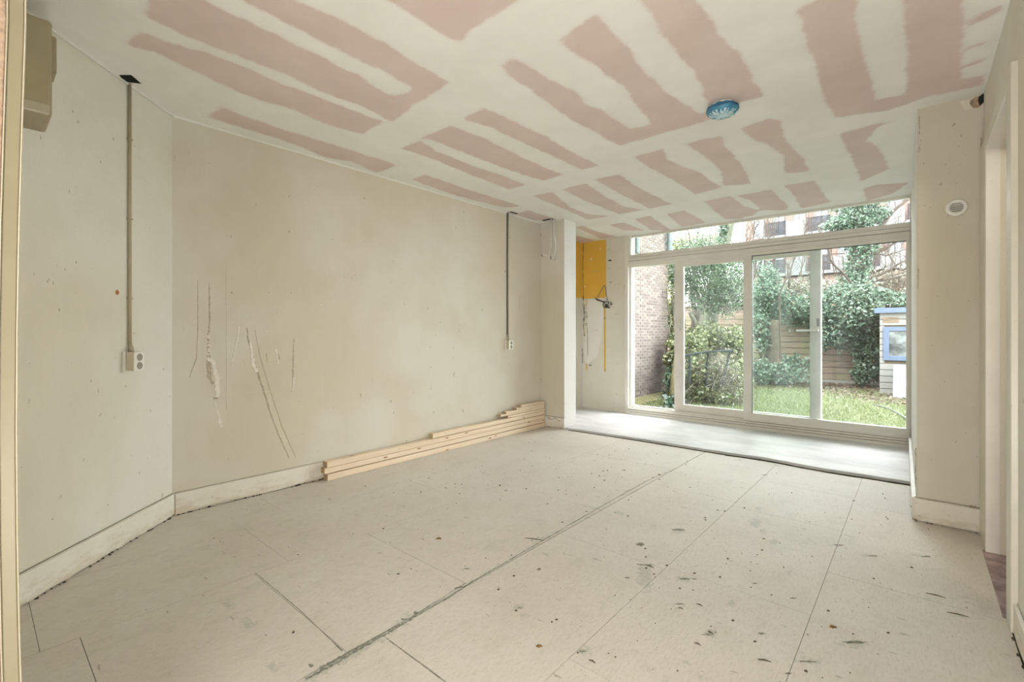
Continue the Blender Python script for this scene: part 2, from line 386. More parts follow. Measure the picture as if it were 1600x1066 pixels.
# ------------------------------------------------------------------ room shell
XL, XN, YW, YP0, YP1, XP, XR = -3.64, -3.96, 6.26, 4.78, 5.04, -3.28, .30
SLABY = 4.78
def seg_dist(px, py, a, b):
    ax, ay = a; bx, by = b; dx, dy = bx-ax, by-ay
    t = np.clip(((px-ax)*dx+(py-ay)*dy)/(dx*dx+dy*dy+1e-12), 0, 1)
    return np.hypot(px-ax-t*dx, py-ay-t*dy), t
def poly_sdf(px, py, poly):
    d = np.full(px.shape, 1e9); ins = np.zeros(px.shape, bool); n = len(poly)
    for i in range(n):
        a, b = poly[i], poly[(i+1) % n]
        d = np.minimum(d, seg_dist(px, py, a, b)[0])
        c = (a[1] > py) != (b[1] > py)
        xi = (b[0]-a[0])*(py-a[1])/((b[1]-a[1]) if abs(b[1]-a[1]) > 1e-9 else 1e-9)+a[0]
        ins ^= c & (px < xi)
    return np.where(ins, -d, d)
def grid_mesh(xs, ys, z, up=True, skip=None):
    X, Y = np.meshgrid(xs, ys); nx = len(xs); v = np.stack([X.ravel(), Y.ravel(), np.full(X.size, z)], 1)
    f = []
    for j in range(len(ys)-1):
        for i in range(nx-1):
            if skip and skip((xs[i]+xs[i+1])/2, (ys[j]+ys[j+1])/2): continue
            q = (j*nx+i, j*nx+i+1, (j+1)*nx+i+1, (j+1)*nx+i); f.append(q if up else q[::-1])
    return v, f

# ceiling: one skin of pink plasterboard; 'pink' holds the distance to the edge of each bare board area
Z6 = lambda L: [(160+x/2.963, y/2.963) for x, y in L]
Z7 = lambda L: [(620+x/2.961, y/2.961) for x, y in L]
Z8 = lambda L: [(1100+x/3.136, y/3.136) for x, y in L]
Z5 = lambda L: [(740+x/5.33, 310+y/5.33) for x, y in L]
PINK = [
 Z6([(200,75),(212,0),(222,-260),(300,-150),(465,0),(700,110),(1000,260),(1200,360),(1330,445),(1420,435),(1440,405),(1300,330),(1120,240),(900,130),(680,20),(560,-60),(380,-200),(620,-260),(880,0),(1100,90),(1300,200),(1450,290),(1595,380),(1340,560),(1200,490),(1000,420),(850,345),(600,250),(400,170)]),
 Z6([(170,140),(300,195),(500,250),(700,330),(780,370),(1000,450),(1300,565),(1205,620),(1050,580),(850,495),(700,455),(550,385),(380,310),(250,235),(120,215)]),
 Z6([(550,495),(700,555),(900,620),(1100,680),(1365,765),(1270,800),(1150,745),(1040,730),(870,660),(650,590),(490,545)]),
 Z7([(-160,-60),(0,20),(240,180),(300,190),(350,130),(560,0),(740,-110),(300,-300),(-260,-300)]),
 Z7([(400,500),(560,570),(680,630),(820,710),(930,765),(850,785),(700,710),(560,650),(440,590),(300,550)]),
 Z7([(250,580),(400,640),(600,740),(770,810),(680,835),(500,780),(300,700),(160,645),(120,640)]),
 Z7([(15,685),(110,650),(180,700),(330,760),(450,800),(600,855),(520,875),(350,810),(180,740),(80,705)]),
 Z7([(70,830),(130,810),(250,850),(400,900),(575,955),(500,960),(330,920),(200,880)]),
 Z7([(475,300),(540,275),(700,360),(850,440),(870,480),(960,520),(1080,600),(1185,575),(1110,480),(1060,410),(970,340),(860,270),(740,185),(920,75),(960,120),(1080,230),(1110,300),(1180,360),(1250,430),(1330,480),(1420,530),(1440,560),(1250,610),(1030,675),(930,620),(800,545),(650,440),(530,360)]),
 Z7([(1060,-120),(1330,-170),(1390,0),(1450,100),(1550,220),(1620,310),(1690,445),(1560,485),(1440,560),(1420,530),(1450,480),(1420,440),(1420,400),(1340,280),(1220,150),(1170,70),(1120,0)]),
 Z8([(455,50),(560,0),(700,-70),(740,-60),(745,0),(750,150),(780,280),(820,400),(840,490),(1000,465),(990,350),(1000,220),(985,100),(970,-80),(1265,-200),(1265,0),(1265,390),(1370,370),(1360,420),(1100,470),(900,540),(640,575),(600,500),(545,320),(500,180)]),
 Z8([(1340,75),(1470,20),(1450,60),(1340,105)]), Z8([(1280,230),(1420,185),(1400,215),(1280,250)]), Z8([(1270,315),(1390,280),(1360,310),(1270,335)]),
 Z8([(665,655),(850,605),(940,590),(850,620),(800,690),(850,720),(900,800),(905,830),(770,885),(720,760)]),
 Z8([(780,925),(850,905),(1000,895),(920,950),(800,985)]),
 Z8([(175,630),(320,580),(370,590),(405,700),(480,770),(510,840),(400,850),(385,760),(300,700),(240,680)]),
 Z7([(1100,725),(1230,690),(1250,740),(1400,800),(1500,870),(1380,900),(1280,830),(1180,780)]),
 Z7([(1330,665),(1500,630),(1520,680),(1600,770),(1640,850),(1510,860),(1500,790),(1420,720)]),
 Z8([(10,985),(130,960),(190,1010),(270,1030),(230,1060),(90,1066)]), Z8([(160,960),(330,930),(410,1010),(400,1030),(280,1030),(230,980)]),
 Z8([(390,910),(540,885),(570,930),(620,990),(480,1020),(430,940)]),
 Z7([(625,905),(720,890),(800,960),(880,990),(985,1000),(880,1015),(780,970)]), Z7([(760,875),(880,850),(960,910),(1060,960),(1150,970),(1030,990),(900,940)]),
 Z7([(915,830),(1030,810),(1100,860),(1270,945),(1170,965),(1040,900)]), Z7([(980,1040),(1050,1030),(1140,1066),(1050,1066)]),
 Z7([(1100,1015),(1170,1000),(1270,1066),(1180,1066)]), Z7([(1250,990),(1330,975),(1430,1030),(1320,1050)]),
 Z7([(1420,930),(1540,915),(1600,950),(1600,1010),(1520,1015)]), Z7([(540,990),(610,975),(740,1015),(640,1020)]),
 Z5([(855,240),(910,230),(1000,270),(1190,320),(1060,335),(940,280)]), Z5([(855,310),(950,335),(1020,350),(920,370),(855,360)]),
]
HOLES = [(-3.635, -3.545, 4.10, 4.235), (-3.55, -3.395, 4.665, 4.775)]     # cut-outs at the wall for the cables
def lin(a, b, st, extra=()):
    n = max(1, round((b-a)/st)); g = list(np.linspace(a, b, n+1))
    for e in extra:
        g = [x for x in g if abs(x-e) > .006 or x in (a, b)]+[e]
    return np.array(sorted(g))
cxs = lin(-4.3, .9, .035, [h[i] for h in HOLES for i in (0, 1)]); cys = lin(-1.4, 6.34, .035, [h[i] for h in HOLES for i in (2, 3)])
v, f = grid_mesh(cxs, cys, H, up=False, skip=lambda x, y: any(h[0] < x < h[1] and h[2] < y < h[3] for h in HOLES))
me = bpy.data.meshes.new('ceiling'); me.from_pydata(v.tolist(), [], f); me.materials.append(M['ceiling'])
d = np.full(len(v), 1e9)
for P in PINK:
    W_ = [onz(u, w, H)[:2] for u, w in P]
    d = np.minimum(d, poly_sdf(v[:, 0], v[:, 1], W_))
a = me.attributes.new('pink', 'FLOAT', 'POINT'); a.data.foreach_set('value', d.astype(np.float32))
ceil = structure(bpy.data.objects.new('ceiling', me)); COL.objects.link(ceil)
MB().box((-4.3, -1.4, H+.12), (.9, 6.5, H+.25)).build('ceiling_deck', 'dark', ceil)

# floor: dark base and hardboard sheets laid on it, each a piece
fl = structure(MB().box((-4.3, -1.4, -.14), (.62, 6.5, -.006)).build('floor', 'gap'))
SCARS = [(1008,900,15,24),(1180,818,10,9),(1192,832,7,8),(1208,848,9,5),(1070,905,13,6),(1060,830,13,5),(967,802,9,4),(1110,988,11,9),(1073,1036,10,8),
 (918,1015,13,10),(1190,990,8,6),(1335,1006,26,7),(1262,1032,20,6),(1058,946,14,4),(1185,911,8,4),(1232,896,9,4),(1355,868,10,3),(1430,868,14,3),(1455,935,28,2),
 (358,945,12,8),(388,975,13,10),(430,1040,14,8),(808,948,8,5),(818,965,6,10),(810,980,6,5),(1140,942,9,5),(1185,795,6,3),(1325,1000,15,5),(1500,962,20,2),
 (728,890,9,3),(845,842,20,3),(640,962,10,6),(600,1000,8,5),(560,805,8,2),(1100,1062,8,5),(930,795,6,2),(1040,1064,9,5)]
SE = []
for u, w, ru, rv in SCARS:
    c = onz(u, w); e1 = onz(u+ru, w); e2 = onz(u, w+rv)
    SE.append((c[0], c[1], e1[0]-c[0], e1[1]-c[1], e2[0]-c[0], e2[1]-c[1]))
BAND = [((486, 1058), (560, 1016), .020, .014), ((560, 1016), (650, 962), .014, .008), ((650, 962), (735, 912), .003, .002), ((735, 912), (860, 838), .004, .008), ((860, 838), (1010, 752), .006, .003)]
BW = [(onz(*p)[:2], onz(*q)[:2], r0, r1) for p, q, r0, r1 in BAND]
def scar_field(x, y):
    d = np.full(x.shape, 9.)
    for cx, cy, ax, ay, bx, by in SE:
        det = ax*by-ay*bx; s = ((x-cx)*by-(y-cy)*bx)/det; t = ((y-cy)*ax-(x-cx)*ay)/det
        d = np.minimum(d, (np.hypot(s, t)-1)*min(math.hypot(ax, ay), math.hypot(bx, by)))
    for p, q, r0, r1 in BW:
        dd, t = seg_dist(x, y, p, q); d = np.minimum(d, dd-(r0+(r1-r0)*t)-.012)
    return d
XS = [-3.625, -3.08, -2.455, -1.59, -.955, -.335, .285]
CROSS = [[.2, 1.36, 2.58, 3.8], [-.3, .17, 1.08, 2.30, 3.52], [-.3, .28, .912, 1.53, 2.75, 3.97], [-.2, 1.055, 2.27, 3.50], [.2, 1.42, 2.30, 3.40, 4.14], [.33, 1.55, 2.77, 3.99]]
k = 0
for ci in range(6):
    x0, x1 = XS[ci], XS[ci+1]; ys = [-1.35]+CROSS[ci]+[SLABY]
    for y0, y1 in zip(ys[:-1], ys[1:]):
        if ci <= 1 and y1 < (-2.785-x1): continue
        g = .0009 if ci != 2 else .0012
        xa, xb, ya, yb = x0+g+(.002 if ci == 3 else 0), x1-g-(.002 if ci == 2 else 0), y0+g, y1-g
        st = .02
        xs = lin(xa, xb, st); ysg = lin(ya, yb, st)
        vv, ff = grid_mesh(xs, ysg, -.0003*random.random()); nx, ny = len(xs), len(ysg)
        sf = scar_field(vv[:, 0], vv[:, 1])
        n0 = len(vv); ring = [i for i in range(nx)]+[j*nx+nx-1 for j in range(1, ny)]+[(ny-1)*nx+i for i in range(nx-2, -1, -1)]+[j*nx for j in range(ny-2, 0, -1)]
        low = vv[ring].copy(); low[:, 2] = -.0055; vv = np.vstack([vv, low]); m_ = len(ring)
        ff += [(ring[(i+1) % m_], ring[i], n0+i, n0+(i+1) % m_) for i in range(m_)]
        me = bpy.data.meshes.new('floor_sheet'); me.from_pydata(vv.tolist(), [], ff); me.materials.append(M['floor'])
        at = me.attributes.new('scar', 'FLOAT', 'POINT'); at.data.foreach_set('value', np.concatenate([sf, np.full(m_, 1.)]).astype(np.float32))
        o = bpy.data.objects.new('floor_sheet', me); COL.objects.link(o); o.parent = fl

# raised screed strip in front of the window, uneven front edge
edge = [(-3.96, 5.0), (-3.27, 5.0), (-3.27, 4.80)]
ex = np.linspace(-3.26, -.02, 46)
for i, x in enumerate(ex):
    base = 4.79+.02*math.sin(x*2.3)+(.05*math.exp(-((x+1.05)/.25)**2))
    edge.append((float(x), base+random.uniform(-.006, .006)))
edge += [(.02, 6.4), (-3.96, 6.4)]
slab = structure(MB().prism(edge, -.005, .026).build('floor_slab', 'slab', bevel=.004), 'pale grey levelled concrete strip along the window wall', 'floor')
ck = MB()
for r in range(3):
    pts = [(x, 4.775+.02*math.sin(x*2.3)+(.05*math.exp(-((x+1.05)/.25)**2))-.006*r-random.random()*.004*(r+1), .002) for x in np.linspace(-3.2+r*.9, -.04, 40)]
    ck.tube(pts, [.004-.001*r]*40, 5)
ck.build('floor_crack', 'gap', slab)

# walls
wl_ = structure(MB().box((-3.95, .8, -.05), (XL, 4.9, H+.02)).build('wall_left', 'wall'))
wn_ = structure(MB().box((-4.3, 4.9, -.05), (XN, 6.5, H+.02)).build('wall_left_niche', 'wall_light'))
wb_ = structure(MB().box((-4.3, YW, -.05), (-3.19, 6.5, H+.1)).build('wall_back', 'wall_light'))
wp_ = structure(MB().box((-3.96, YP0, -.05), (XP, YP1, H+.02)).build('wall_left_pier', ['wall', 'wall_white'], bevel=.003))
wp_.data.polygons[3].material_index = 1
a0 = (-2.88, -2.785+2.88); dd_ = (-.7071, .7071)
wd_ = structure(MB().prism([(-2.85, .065), (-3.645, .86), (-3.95, .86), (-3.95, -.3), (-2.85, -.3)], -.05, H+.02).build('wall_diagonal', 'wall_light'))
wr_ = structure(MB().prism([(0, 3.9), (.62, 3.9), (.62, 6.5), (-.045, 6.5)], -.05, H+.02).build('wall_right_pier', ['wall', 'wall_white'], bevel=.004))
for p in wr_.data.polygons:
    if p.normal.x < -.9: p.material_index = 1
DY0, DY1, DZ = 2.80, 3.60, 2.19
wR = structure(MB().box((XR, -.06, -.05), (.44, DY0+.02, H+.02)).box((XR, DY0+.02, DZ+.02), (.44, DY1-.02, H+.02)).box((XR, DY1-.02, -.05), (.44, 3.9, H+.02)).build('wall_right', 'wall_light'))
wB = structure(MB().box((-2.85, -.06, -.05), (-1.40, .055, H+.02)).box((-1.40, -.06, 2.3), (.3, .0, H+.02)).build('wall_door_side', 'wall_light'))
# front room behind the camera: floor, side walls (the added fill light stands there)
structure(MB().box((-2.95, -3.6, -.05), (-2.85, -.06, H)).box((-2.95, -3.7, -.05), (2.8, -3.6, H)).box((2.7, -3.6, -.05), (2.8, 0, H)).box((.44, -.06, -.05), (2.7, 0, H)).build('wall_front_room', 'wall_light'))
structure(MB().box((-2.95, -3.7, H), (2.8, -1.39, H+.1)).box((.89, -1.4, H), (2.8, 0, H+.1)).build('ceiling_front_room', 'wall_white'))
structure(MB().box((-2.95, -3.7, -.1), (2.8, -1.35, 0)).box((.29, -1.4, -.1), (2.8, 0, 0)).build('floor_front_room', 'floor'))
# hall behind the right doorway
hall = structure(MB().box((.44, 1.6, -.05), (1.9, 5.2, -.02)).build('floor_hall', 'hall_floor'))
structure(MB().box((.44, 1.6, H), (1.9, 5.2, H+.1)).box((.44, 1.5, -.05), (1.9, 1.6, H)).build('ceiling_hall', 'wall_light'))
structure(MB().box((1.8, 1.6, -.05), (1.9, 5.2, H)).box((.62, 5.1, -.05), (1.8, 5.2, H)).build('wall_hall', 'wall_light'))

# skirtings
def skirt(name, p, q, z=.14, t=.014, mat='skirt', n=(1, 0)):
    m = MB(); nx, ny = n
    K = 24
    for i in range(K):     # wavy bottom edge over a dirty gap
        s0, s1 = i/K, (i+1)/K
        a = [p[0]+(q[0]-p[0])*s0, p[1]+(q[1]-p[1])*s0]; b = [p[0]+(q[0]-p[0])*s1, p[1]+(q[1]-p[1])*s1]
        za = .009+.006*math.sin(i*1.7+p[0]*9); zb = .009+.006*math.sin((i+1)*1.7+p[0]*9)
        m.add([(a[0], a[1], za), (b[0], b[1], zb), (b[0]+nx*t, b[1]+ny*t, zb), (a[0]+nx*t, a[1]+ny*t, za),
               (a[0], a[1], z), (b[0], b[1], z), (b[0]+nx*t, b[1]+ny*t, z-.004), (a[0]+nx*t, a[1]+ny*t, z-.004)],
              [(0, 1, 2, 3), (7, 6, 5, 4), (3, 2, 6, 7)]+([(0, 3, 7, 4)] if i == 0 else [])+([(1, 5, 6, 2)] if i == K-1 else []))
    o = structure(m.build(name, mat))
    g = MB()
    L = math.hypot(q[0]-p[0], q[1]-p[1])
    g.add([(p[0], p[1], z+.001), (q[0], q[1], z+.001), (q[0]+nx*.002, q[1]+ny*.002, z+.001), (p[0]+nx*.002, p[1]+ny*.002, z+.001),
           (p[0], p[1], z+.004), (q[0], q[1], z+.004), (q[0]+nx*.002, q[1]+ny*.002, z+.004), (p[0]+nx*.002, p[1]+ny*.002, z+.004)],
          [(3, 2, 6, 7), (0, 1, 2, 3)][:1])
    for i in range(int(L*26)):   # crumbs of plaster in the gap under the board
        s = random.random(); r = random.uniform(.002, .006); c = (p[0]+(q[0]-p[0])*s+nx*random.uniform(.004, .02), p[1]+(q[1]-p[1])*s+ny*random.uniform(.004, .02), .002)
        g.box((c[0]-r, c[1]-r, 0), (c[0]+r, c[1]+r*1.5, r))
    gg = g.build('plaster_crumbs', 'gap', o); gg['kind'] = 'stuff'
    return o
R2 = .7071
skirt('baseboard_diagonal', (-2.86, .075), (-3.645, .86), .142, .014, n=(R2, R2))
skirt('baseboard_left', (XL, .87), (XL, 4.78), .142, .014)
skirt('baseboard_pier', (XP-.345, YP0), (XP+.004, YP0), .135, .014, n=(0, -1))
skirt('baseboard_right_pier', (-.012, 3.9), (.29, 3.9), .145, .014, n=(0, -1))
skirt('baseboard_right_reveal', (-.002, 3.91), (-.04, 6.12), .145, .022, 'frame', n=(-1, 0))
skirt('baseboard_right', (XR, -.05), (XR, 2.68), .12, .013, n=(-1, 0))
structure(MB().box((XN, YP1, .0), (XN+.012, YW, .05)).box((XN, YW-.012, .0), (-3.19, YW, .05)).build('baseboard_niche', 'frame', bevel=.003))
# thin dark line where boards lean off the walls
structure(MB().tube([(XL+.002, .9, .1435), (XL+.002, 2.2, .145)], .0015, 4).tube([(-3.64, .862, .1435), (-2.9, .122, .1435)], .0016, 4).tube([(-.01, 3.897, .1465), (.29, 3.897, .1465)], .0018, 4).build('trim_1', 'tear'))
# light paper strips where wall meets ceiling
structure(MB().box((XL, .86, H-.012), (XL+.006, 4.78, H)).prism([(-2.9, .12), (-3.64, .86), (-3.636, .864), (-2.896, .124)], H-.012, H).build('trim_2', 'wall_white'))

# ------------------------------------------------------------------ right doorway
dr = structure(MB().box((XR-.02, DY1, 0), (XR+.002, 3.885, DZ+.06)).build('door_1', 'trim', bevel=.004))
sd = []
MB().box((XR-.02, DY0-.12, 0), (XR+.002, DY0, DZ+.06)).build('casing', 'trim', dr, bevel=.003)
MB().box((XR-.02, DY0, DZ), (XR+.002, DY1, DZ+.06)).build('casing', 'trim', dr, bevel=.003)
MB().box((XR-.02, DY1-.025, 0), (XR+.036, DY1+.001, DZ)).build('jamb', 'frame', dr, bevel=.003)
MB().box((XR+.036, DY1-.01, 0), (.46, DY1+.001, DZ)).build('jamb', 'trim', dr, bevel=.003)
MB().box((XR-.018, DY0, 0), (.46, DY0+.025, DZ)).build('jamb', 'trim', dr, bevel=.003)
MB().box((XR-.018, DY0, DZ-.022), (.46, DY1, DZ)).build('head', 'frame', dr, bevel=.003)
MB().box((XR-.03, DY0, -.005), (.45, DY1, .004)).build('threshold', 'hall_floor', dr, bevel=.002)
for zz in (onx(1566, 305, .345)[2], onx(1565, 738, .345)[2]):
    pz = ony(1566, 305, DY1-.012)[0]
    MB().box((.352, DY1-.016, zz-.045), (.40, DY1-.009, zz+.045)).build('hinge_mortise', 'rust', dr, label='bare orange wood where a hinge was cut out')
# left jamb of the doorway the camera stands in, slightly bowed
m = MB()
def jambx(z, e):   # e: 0 inner edge, 1 far edge ; bowed by a centimetre or so
    b = 1-((z-1.18)/1.35)**2
    return e-.016*max(b, -0.2)
zs = np.linspace(-.02, H, 14)
def strip(name, y0, y1, mat, x0, x1, parent):
    vs = []; fs = []
    for z in zs:
        b = -.016*(1-((z-1.0)/.75)**2) if abs(z-1.0) < .75 else 0
        for X, Y in ((x0, y0), (x1, y0), (x1, y1), (x0, y1)): vs.append((X, Y+b*.75, z))
    n = len(zs)
    for i in range(n-1):
        for k in range(4): fs.append((i*4+k, i*4+(k+1) % 4, (i+1)*4+(k+1) % 4, (i+1)*4+k))
    fs += [(3, 2, 1, 0), tuple((n-1)*4+k for k in range(4))]
    return MB().add(vs, fs).build(name, mat, parent, bevel=.002)
dj = structure(strip('door_2', .049, .0705, 'jamb_olive', -1.40, -1.33, None))
strip('edge_highlight', .0705, .0735, 'olive_light', -1.395, -1.327, dj)  # lighter strips paint the highlights along both jamb edges
strip('edge_highlight', .0465, .049, 'olive_light', -1.395, -1.327, dj)
strip('lining', .0, .0465, 'broken', -1.40, -1.34, dj)
MB().box((-1.338, .030, .41), (-1.333, .044, .47)).build('strike_hole', 'rust', dj)

# box unit high on the wall beside the camera's doorway
bx = tag(MB().box((-2.84, .055, 2.04), (-2.60, .215, 2.42)).build('wall_unit', 'olive', bevel=.012), 'yellowed beige box mounted high beside the left door frame', 'wall box')
MB().box((-2.83, .056, 2.042), (-2.594, .208, 2.085)).build('base_tray', 'olive_light', bx, bevel=.006)
MB().box((-2.80, .10, 2.25), (-2.68, .235, 2.40)).build('side_clip', 'olive', bx, bevel=.006)
MB().box((-2.83, .056, 2.42), (-2.62, .12, 2.585)).build('duct', 'olive', bx, bevel=.006)

# ------------------------------------------------------------------ window wall
Yf = 6.20            # inner face of frame
win = structure(MB().box((-3.20, Yf, 0.026), (-3.145, Yf+.16, H)).build('window_1', 'frame', bevel=.003))
def fr(name, a, b, mat='frame', bev=.003, par=None, **k): return MB().box(a, b).build(name, mat, par or win, bevel=bev, **k)
XWR = -.052
fr('stile', (XWR, Yf+.0, .026), (.0, Yf+.16, H))
# transom rail with grooved profile
fr('transom_rail', (-3.145, Yf, 2.155), (XWR, Yf+.14, 2.212)); fr('transom_rail', (-3.145, Yf-.014, 2.216), (XWR, Yf+.139, 2.253)); fr('transom_rail', (-3.145, Yf-.004, 2.257), (XWR, Yf+.14, 2.292))
fr('transom_bead', (-3.145, Yf+.02, 2.292), (XWR, Yf+.06, 2.306), 'wall_white')
fr('transom_glass', (-3.145, Yf+.07, 2.292), (XWR, Yf+.076, H), 'glass', 0)
fr('transom_stile', (-3.145, Yf+.02, 2.292), (-3.118, Yf+.10, H), 'wall_white'); 
fr('head_rail', (-3.145, Yf+.06, H-.03), (XWR, Yf+.10, H))
# sill steps
fr('sill', (-3.145, Yf-.055, .026), (XWR, Yf+.16, .060)); fr('sill', (-3.145, Yf-.045, .0645), (XWR, Yf+.16, .0865))
fr('sill', (-3.145, Yf-.035, .0915), (XWR, Yf+.16, .112))
fr('sill_groove', (-3.14, Yf-.022, .05), (XWR-.01, Yf+.1, .11), 'gap', 0)
fr('sill', (-3.145, Yf+.0, .112), (-1.60, Yf+.16, .128))
# fixed pane on the right
fr('fixed_rail', (-1.605, Yf-.02, .116), (XWR, Yf+.05, .212)); fr('fixed_stile', (-1.605, Yf-.02, .212), (-1.512, Yf+.05, 2.118))
fr('fixed_rail', (-1.605, Yf-.02, 2.118), (XWR, Yf+.05, 2.155)); fr('fixed_stile', (XWR-.03, Yf, .212), (XWR, Yf+.05, 2.12), 'wall_white')
fr('gasket', (-1.516, Yf-.004, .212), (-1.508, Yf+.02, 2.118), 'black', 0); fr('gasket', (-1.512, Yf-.004, 2.112), (XWR-.03, Yf+.02, 2.1185), 'black', 0)
fr('fixed_glass', (-1.512, Yf+.018, .21), (XWR-.02, Yf+.024, 2.12), 'glass', 0)
fr('left_bead', (-3.145, Yf+.04, .128), (-3.112, Yf+.08, 2.155), 'wall_white')
fr('left_bead', (-3.112, Yf+.04, .128), (-2.52, Yf+.08, .148), 'wall_white')
fr('head_track', (-3.145, Yf+.03, 2.128), (-1.60, Yf+.13, 2.157))
# sliding leaf, standing a little open, outside of the fixed pane
Ys = Yf+.075
sl = tag(MB().box((-2.50, Ys, .128), (-2.375, Ys+.05, 2.13)).build('sliding_door', 'frame', bevel=.003), 'white sliding patio door slid partly open, left of the fixed pane', 'door')
MB().box((-2.375, Ys, .128), (-.925, Ys+.05, .218)).build('bottom_rail', 'frame', sl, bevel=.003)
MB().box((-2.375, Ys, 2.075), (-.925, Ys+.05, 2.13)).build('top_rail', 'frame', sl, bevel=.003)
MB().box((-.925, Ys, .128), (-.817, Ys+.05, 2.13)).build('stile', 'frame_out', sl, bevel=.003)
MB().box((-2.39, Ys+.022, .21), (-.92, Ys+.028, 2.08)).build('pane', 'glass_dirty', sl)
MB().box((-.823, Ys-.001, .13), (-.815, Ys+.052, 2.13)).build('edge_strip', 'wall_white', sl)
p = ony(1063, 507, Ys)
MB().tube([(p[0], Ys-.004, p[2]+.07), (p[0], Ys-.02, p[2]+.055), (p[0], Ys-.022, p[2]-.05), (p[0], Ys-.004, p[2]-.065)], .006, 8).lathe([(.012, 0), (.012, .008)], (p[0], Ys, p[2]-.07), (0, -1, 0), 16).build('pull_handle', 'chrome', sl, smooth=True)
q = ony(1278, 504, Ys)
MB().box((q[0]-.012, Ys-.006, q[2]-.045), (q[0]+.014, Ys, q[2]+.045)).build('lock_plate', 'vent_grey', sl, bevel=.002)
q = ony(1264, 516.5, Ys)
MB().box((q[0]-.125, Ys-.03, q[2]-.013), (q[0]+.095, Ys-.012, q[2]+.013)).tube([(q[0]+.08, Ys, q[2]), (q[0]+.08, Ys-.02, q[2])], .012, 10).build('lever_handle', 'wall_white', sl, bevel=.006)

# ------------------------------------------------------------------ lumber stacked along the left wall
def timber(y0, y1, z0, z1, x0, x1, label, tilt=0.):
    o = MB().box((x0, y0, z0), (x1, y1, z1)).build('timber', ['pine', 'pine_end'], bevel=.004)
    o.data.polygons[2].material_index = 1; o.data.polygons[4].material_index = 1
    tag(o, label, 'timber', 'planed pine timbers stacked along the left wall'); return o
XA, XB = XL+.018, XL+.088
timber(1.865, 4.755, .001, .051, XA, XB, 'long pine timber at the bottom of the stack, on the floor')
timber(1.845, 4.755, .056, .102, XA-.004, XB-.011, 'long pine timber second from the bottom of the stack')
timber(1.86, 4.755, .106, .151, XA, XB-.001, 'long pine timber third from the bottom, topmost at the near end')
timber(2.945, 4.755, .155, .199, XA+.002, XB-.010, 'pine timber fourth up, starting about half way along the stack')
timber(4.05, 4.75, .203, .228, XA, XB-.004, 'short pine batten on the fourth timber, its end under an overhanging one')
timber(3.93, 4.755, .230, .252, XA, XB-.012, 'pine batten overhanging a gap at the start of the staircase of ends')
timber(4.02, 4.75, .254, .276, XA+.002, XB-.008, 'pine batten third from the top of the stack')
timber(4.20, 4.76, .278, .298, XA, XB-.004, 'pine batten just below the topmost one', )
timber(4.29, 4.755, .300, .322, XA+.002, XB-.010, 'topmost and shortest pine batten of the stack')

# ------------------------------------------------------------------ electrics
def socket_unit(root_name, label, base, nrm, alng, s, ztop, with_box):
    # base: point on wall at the unit's centre; nrm: out of wall; alng: along wall (to the right in view)
    n = Vector((*nrm, 0)); a = Vector((*alng, 0)); c = Vector(base)
    t = thing(root_name, label, 'socket')
    def bxx(name, a0, a1, n0, n1, z0, z1, mat, bev=.004, par=None):
        m = MB(); P = []
        for z in (z0, z1):
            for (i, j) in ((a0, n0), (a1, n0), (a1, n1), (a0, n1)):
                P.append(c+a*i+n*j+Vector((0, 0, z)))
        m.add(P, [(3, 2, 1, 0), (4, 5, 6, 7), (0, 1, 5, 4), (1, 2, 6, 5), (2, 3, 7, 6), (3, 0, 4, 7)])
        return m.build(name, mat, par or t, bevel=bev)
    bxx('back_plate', -.045*s, .045*s, 0, .012, -.058*s, .058*s, 'white_plastic')
    bxx('body', -.036*s, .036*s, .012, .055*s, -.052*s, .054*s, 'beige_plastic', .006)
    fp = bxx('face_plate', -.0385*s, .0385*s, .055*s, .062*s, -.052*s, .054*s, 'white_plastic')
    for zc in (.024*s, -.024*s):
        m = MB().lathe([(.0205*s, 0), (.0205*s, .0025), (.017*s, .0025), (.016*s, .001), (.0001, .001)], c+n*.062*s+Vector((0, 0, zc)), n, 28)
        q = m.build('outlet', 'grey_plastic', fp, smooth=False)
    m = MB().tube([c+n*.018+Vector((0, 0, .054*s)), c+n*.016+Vector((0, 0, .075*s)), c+n*.012+Vector((0, 0, .10*s))], [.014*s, .012*s, .008], 12)
    m.build('cable_gland', 'pipe', t, smooth=True)
    MB().tube([c+n*.010+Vector((0, 0, .09*s)), c+n*.010+Vector((0, 0, ztop))], .0085, 12).build('conduit', 'pipe', t, smooth=True)
    for zz in (.35, .8, 1.25):
        if zz < ztop-.1: bxx('clip', -.012, .012, 0, .02, zz, zz+.012, 'pipe', .002)
    return t
dg = ong(200, 565)
socket_unit('wall_socket', 'beige double wall socket with a conduit running up the diagonal wall', (dg[0], dg[1], dg[2]), (R2, R2), (-R2, R2), 1.0, H-dg[2]+.04, True)
sc_ = onx(793, 539, XL)
socket_unit('wall_socket', 'double wall socket under a thin dark conduit on the long left wall', (XL, sc_[1], sc_[2]), (1, 0), (0, 1), .95, H-sc_[2]+.04, True)
MB().tube([(XL+.006, sc_[1]-.0145, sc_[2]+.12), (XL+.006, sc_[1]-.0145, H)], .0045, 6).build('trim_3', 'black')['kind'] = 'structure'
# ceiling cut-out above the diagonal wall: dark plate painted as its shade, nothing is cut
hp = [onz(u, w, H-.0015) for u, w in ((186, 117.5), (205, 117.5), (221, 131), (195, 128))]
structure(MB().extr(hp, (0, 0, 1), .001).build('ceiling_shade_plate', 'dark', ceil))
ceil_plate = bpy.data.objects['ceiling_shade_plate']; del ceil_plate['kind']

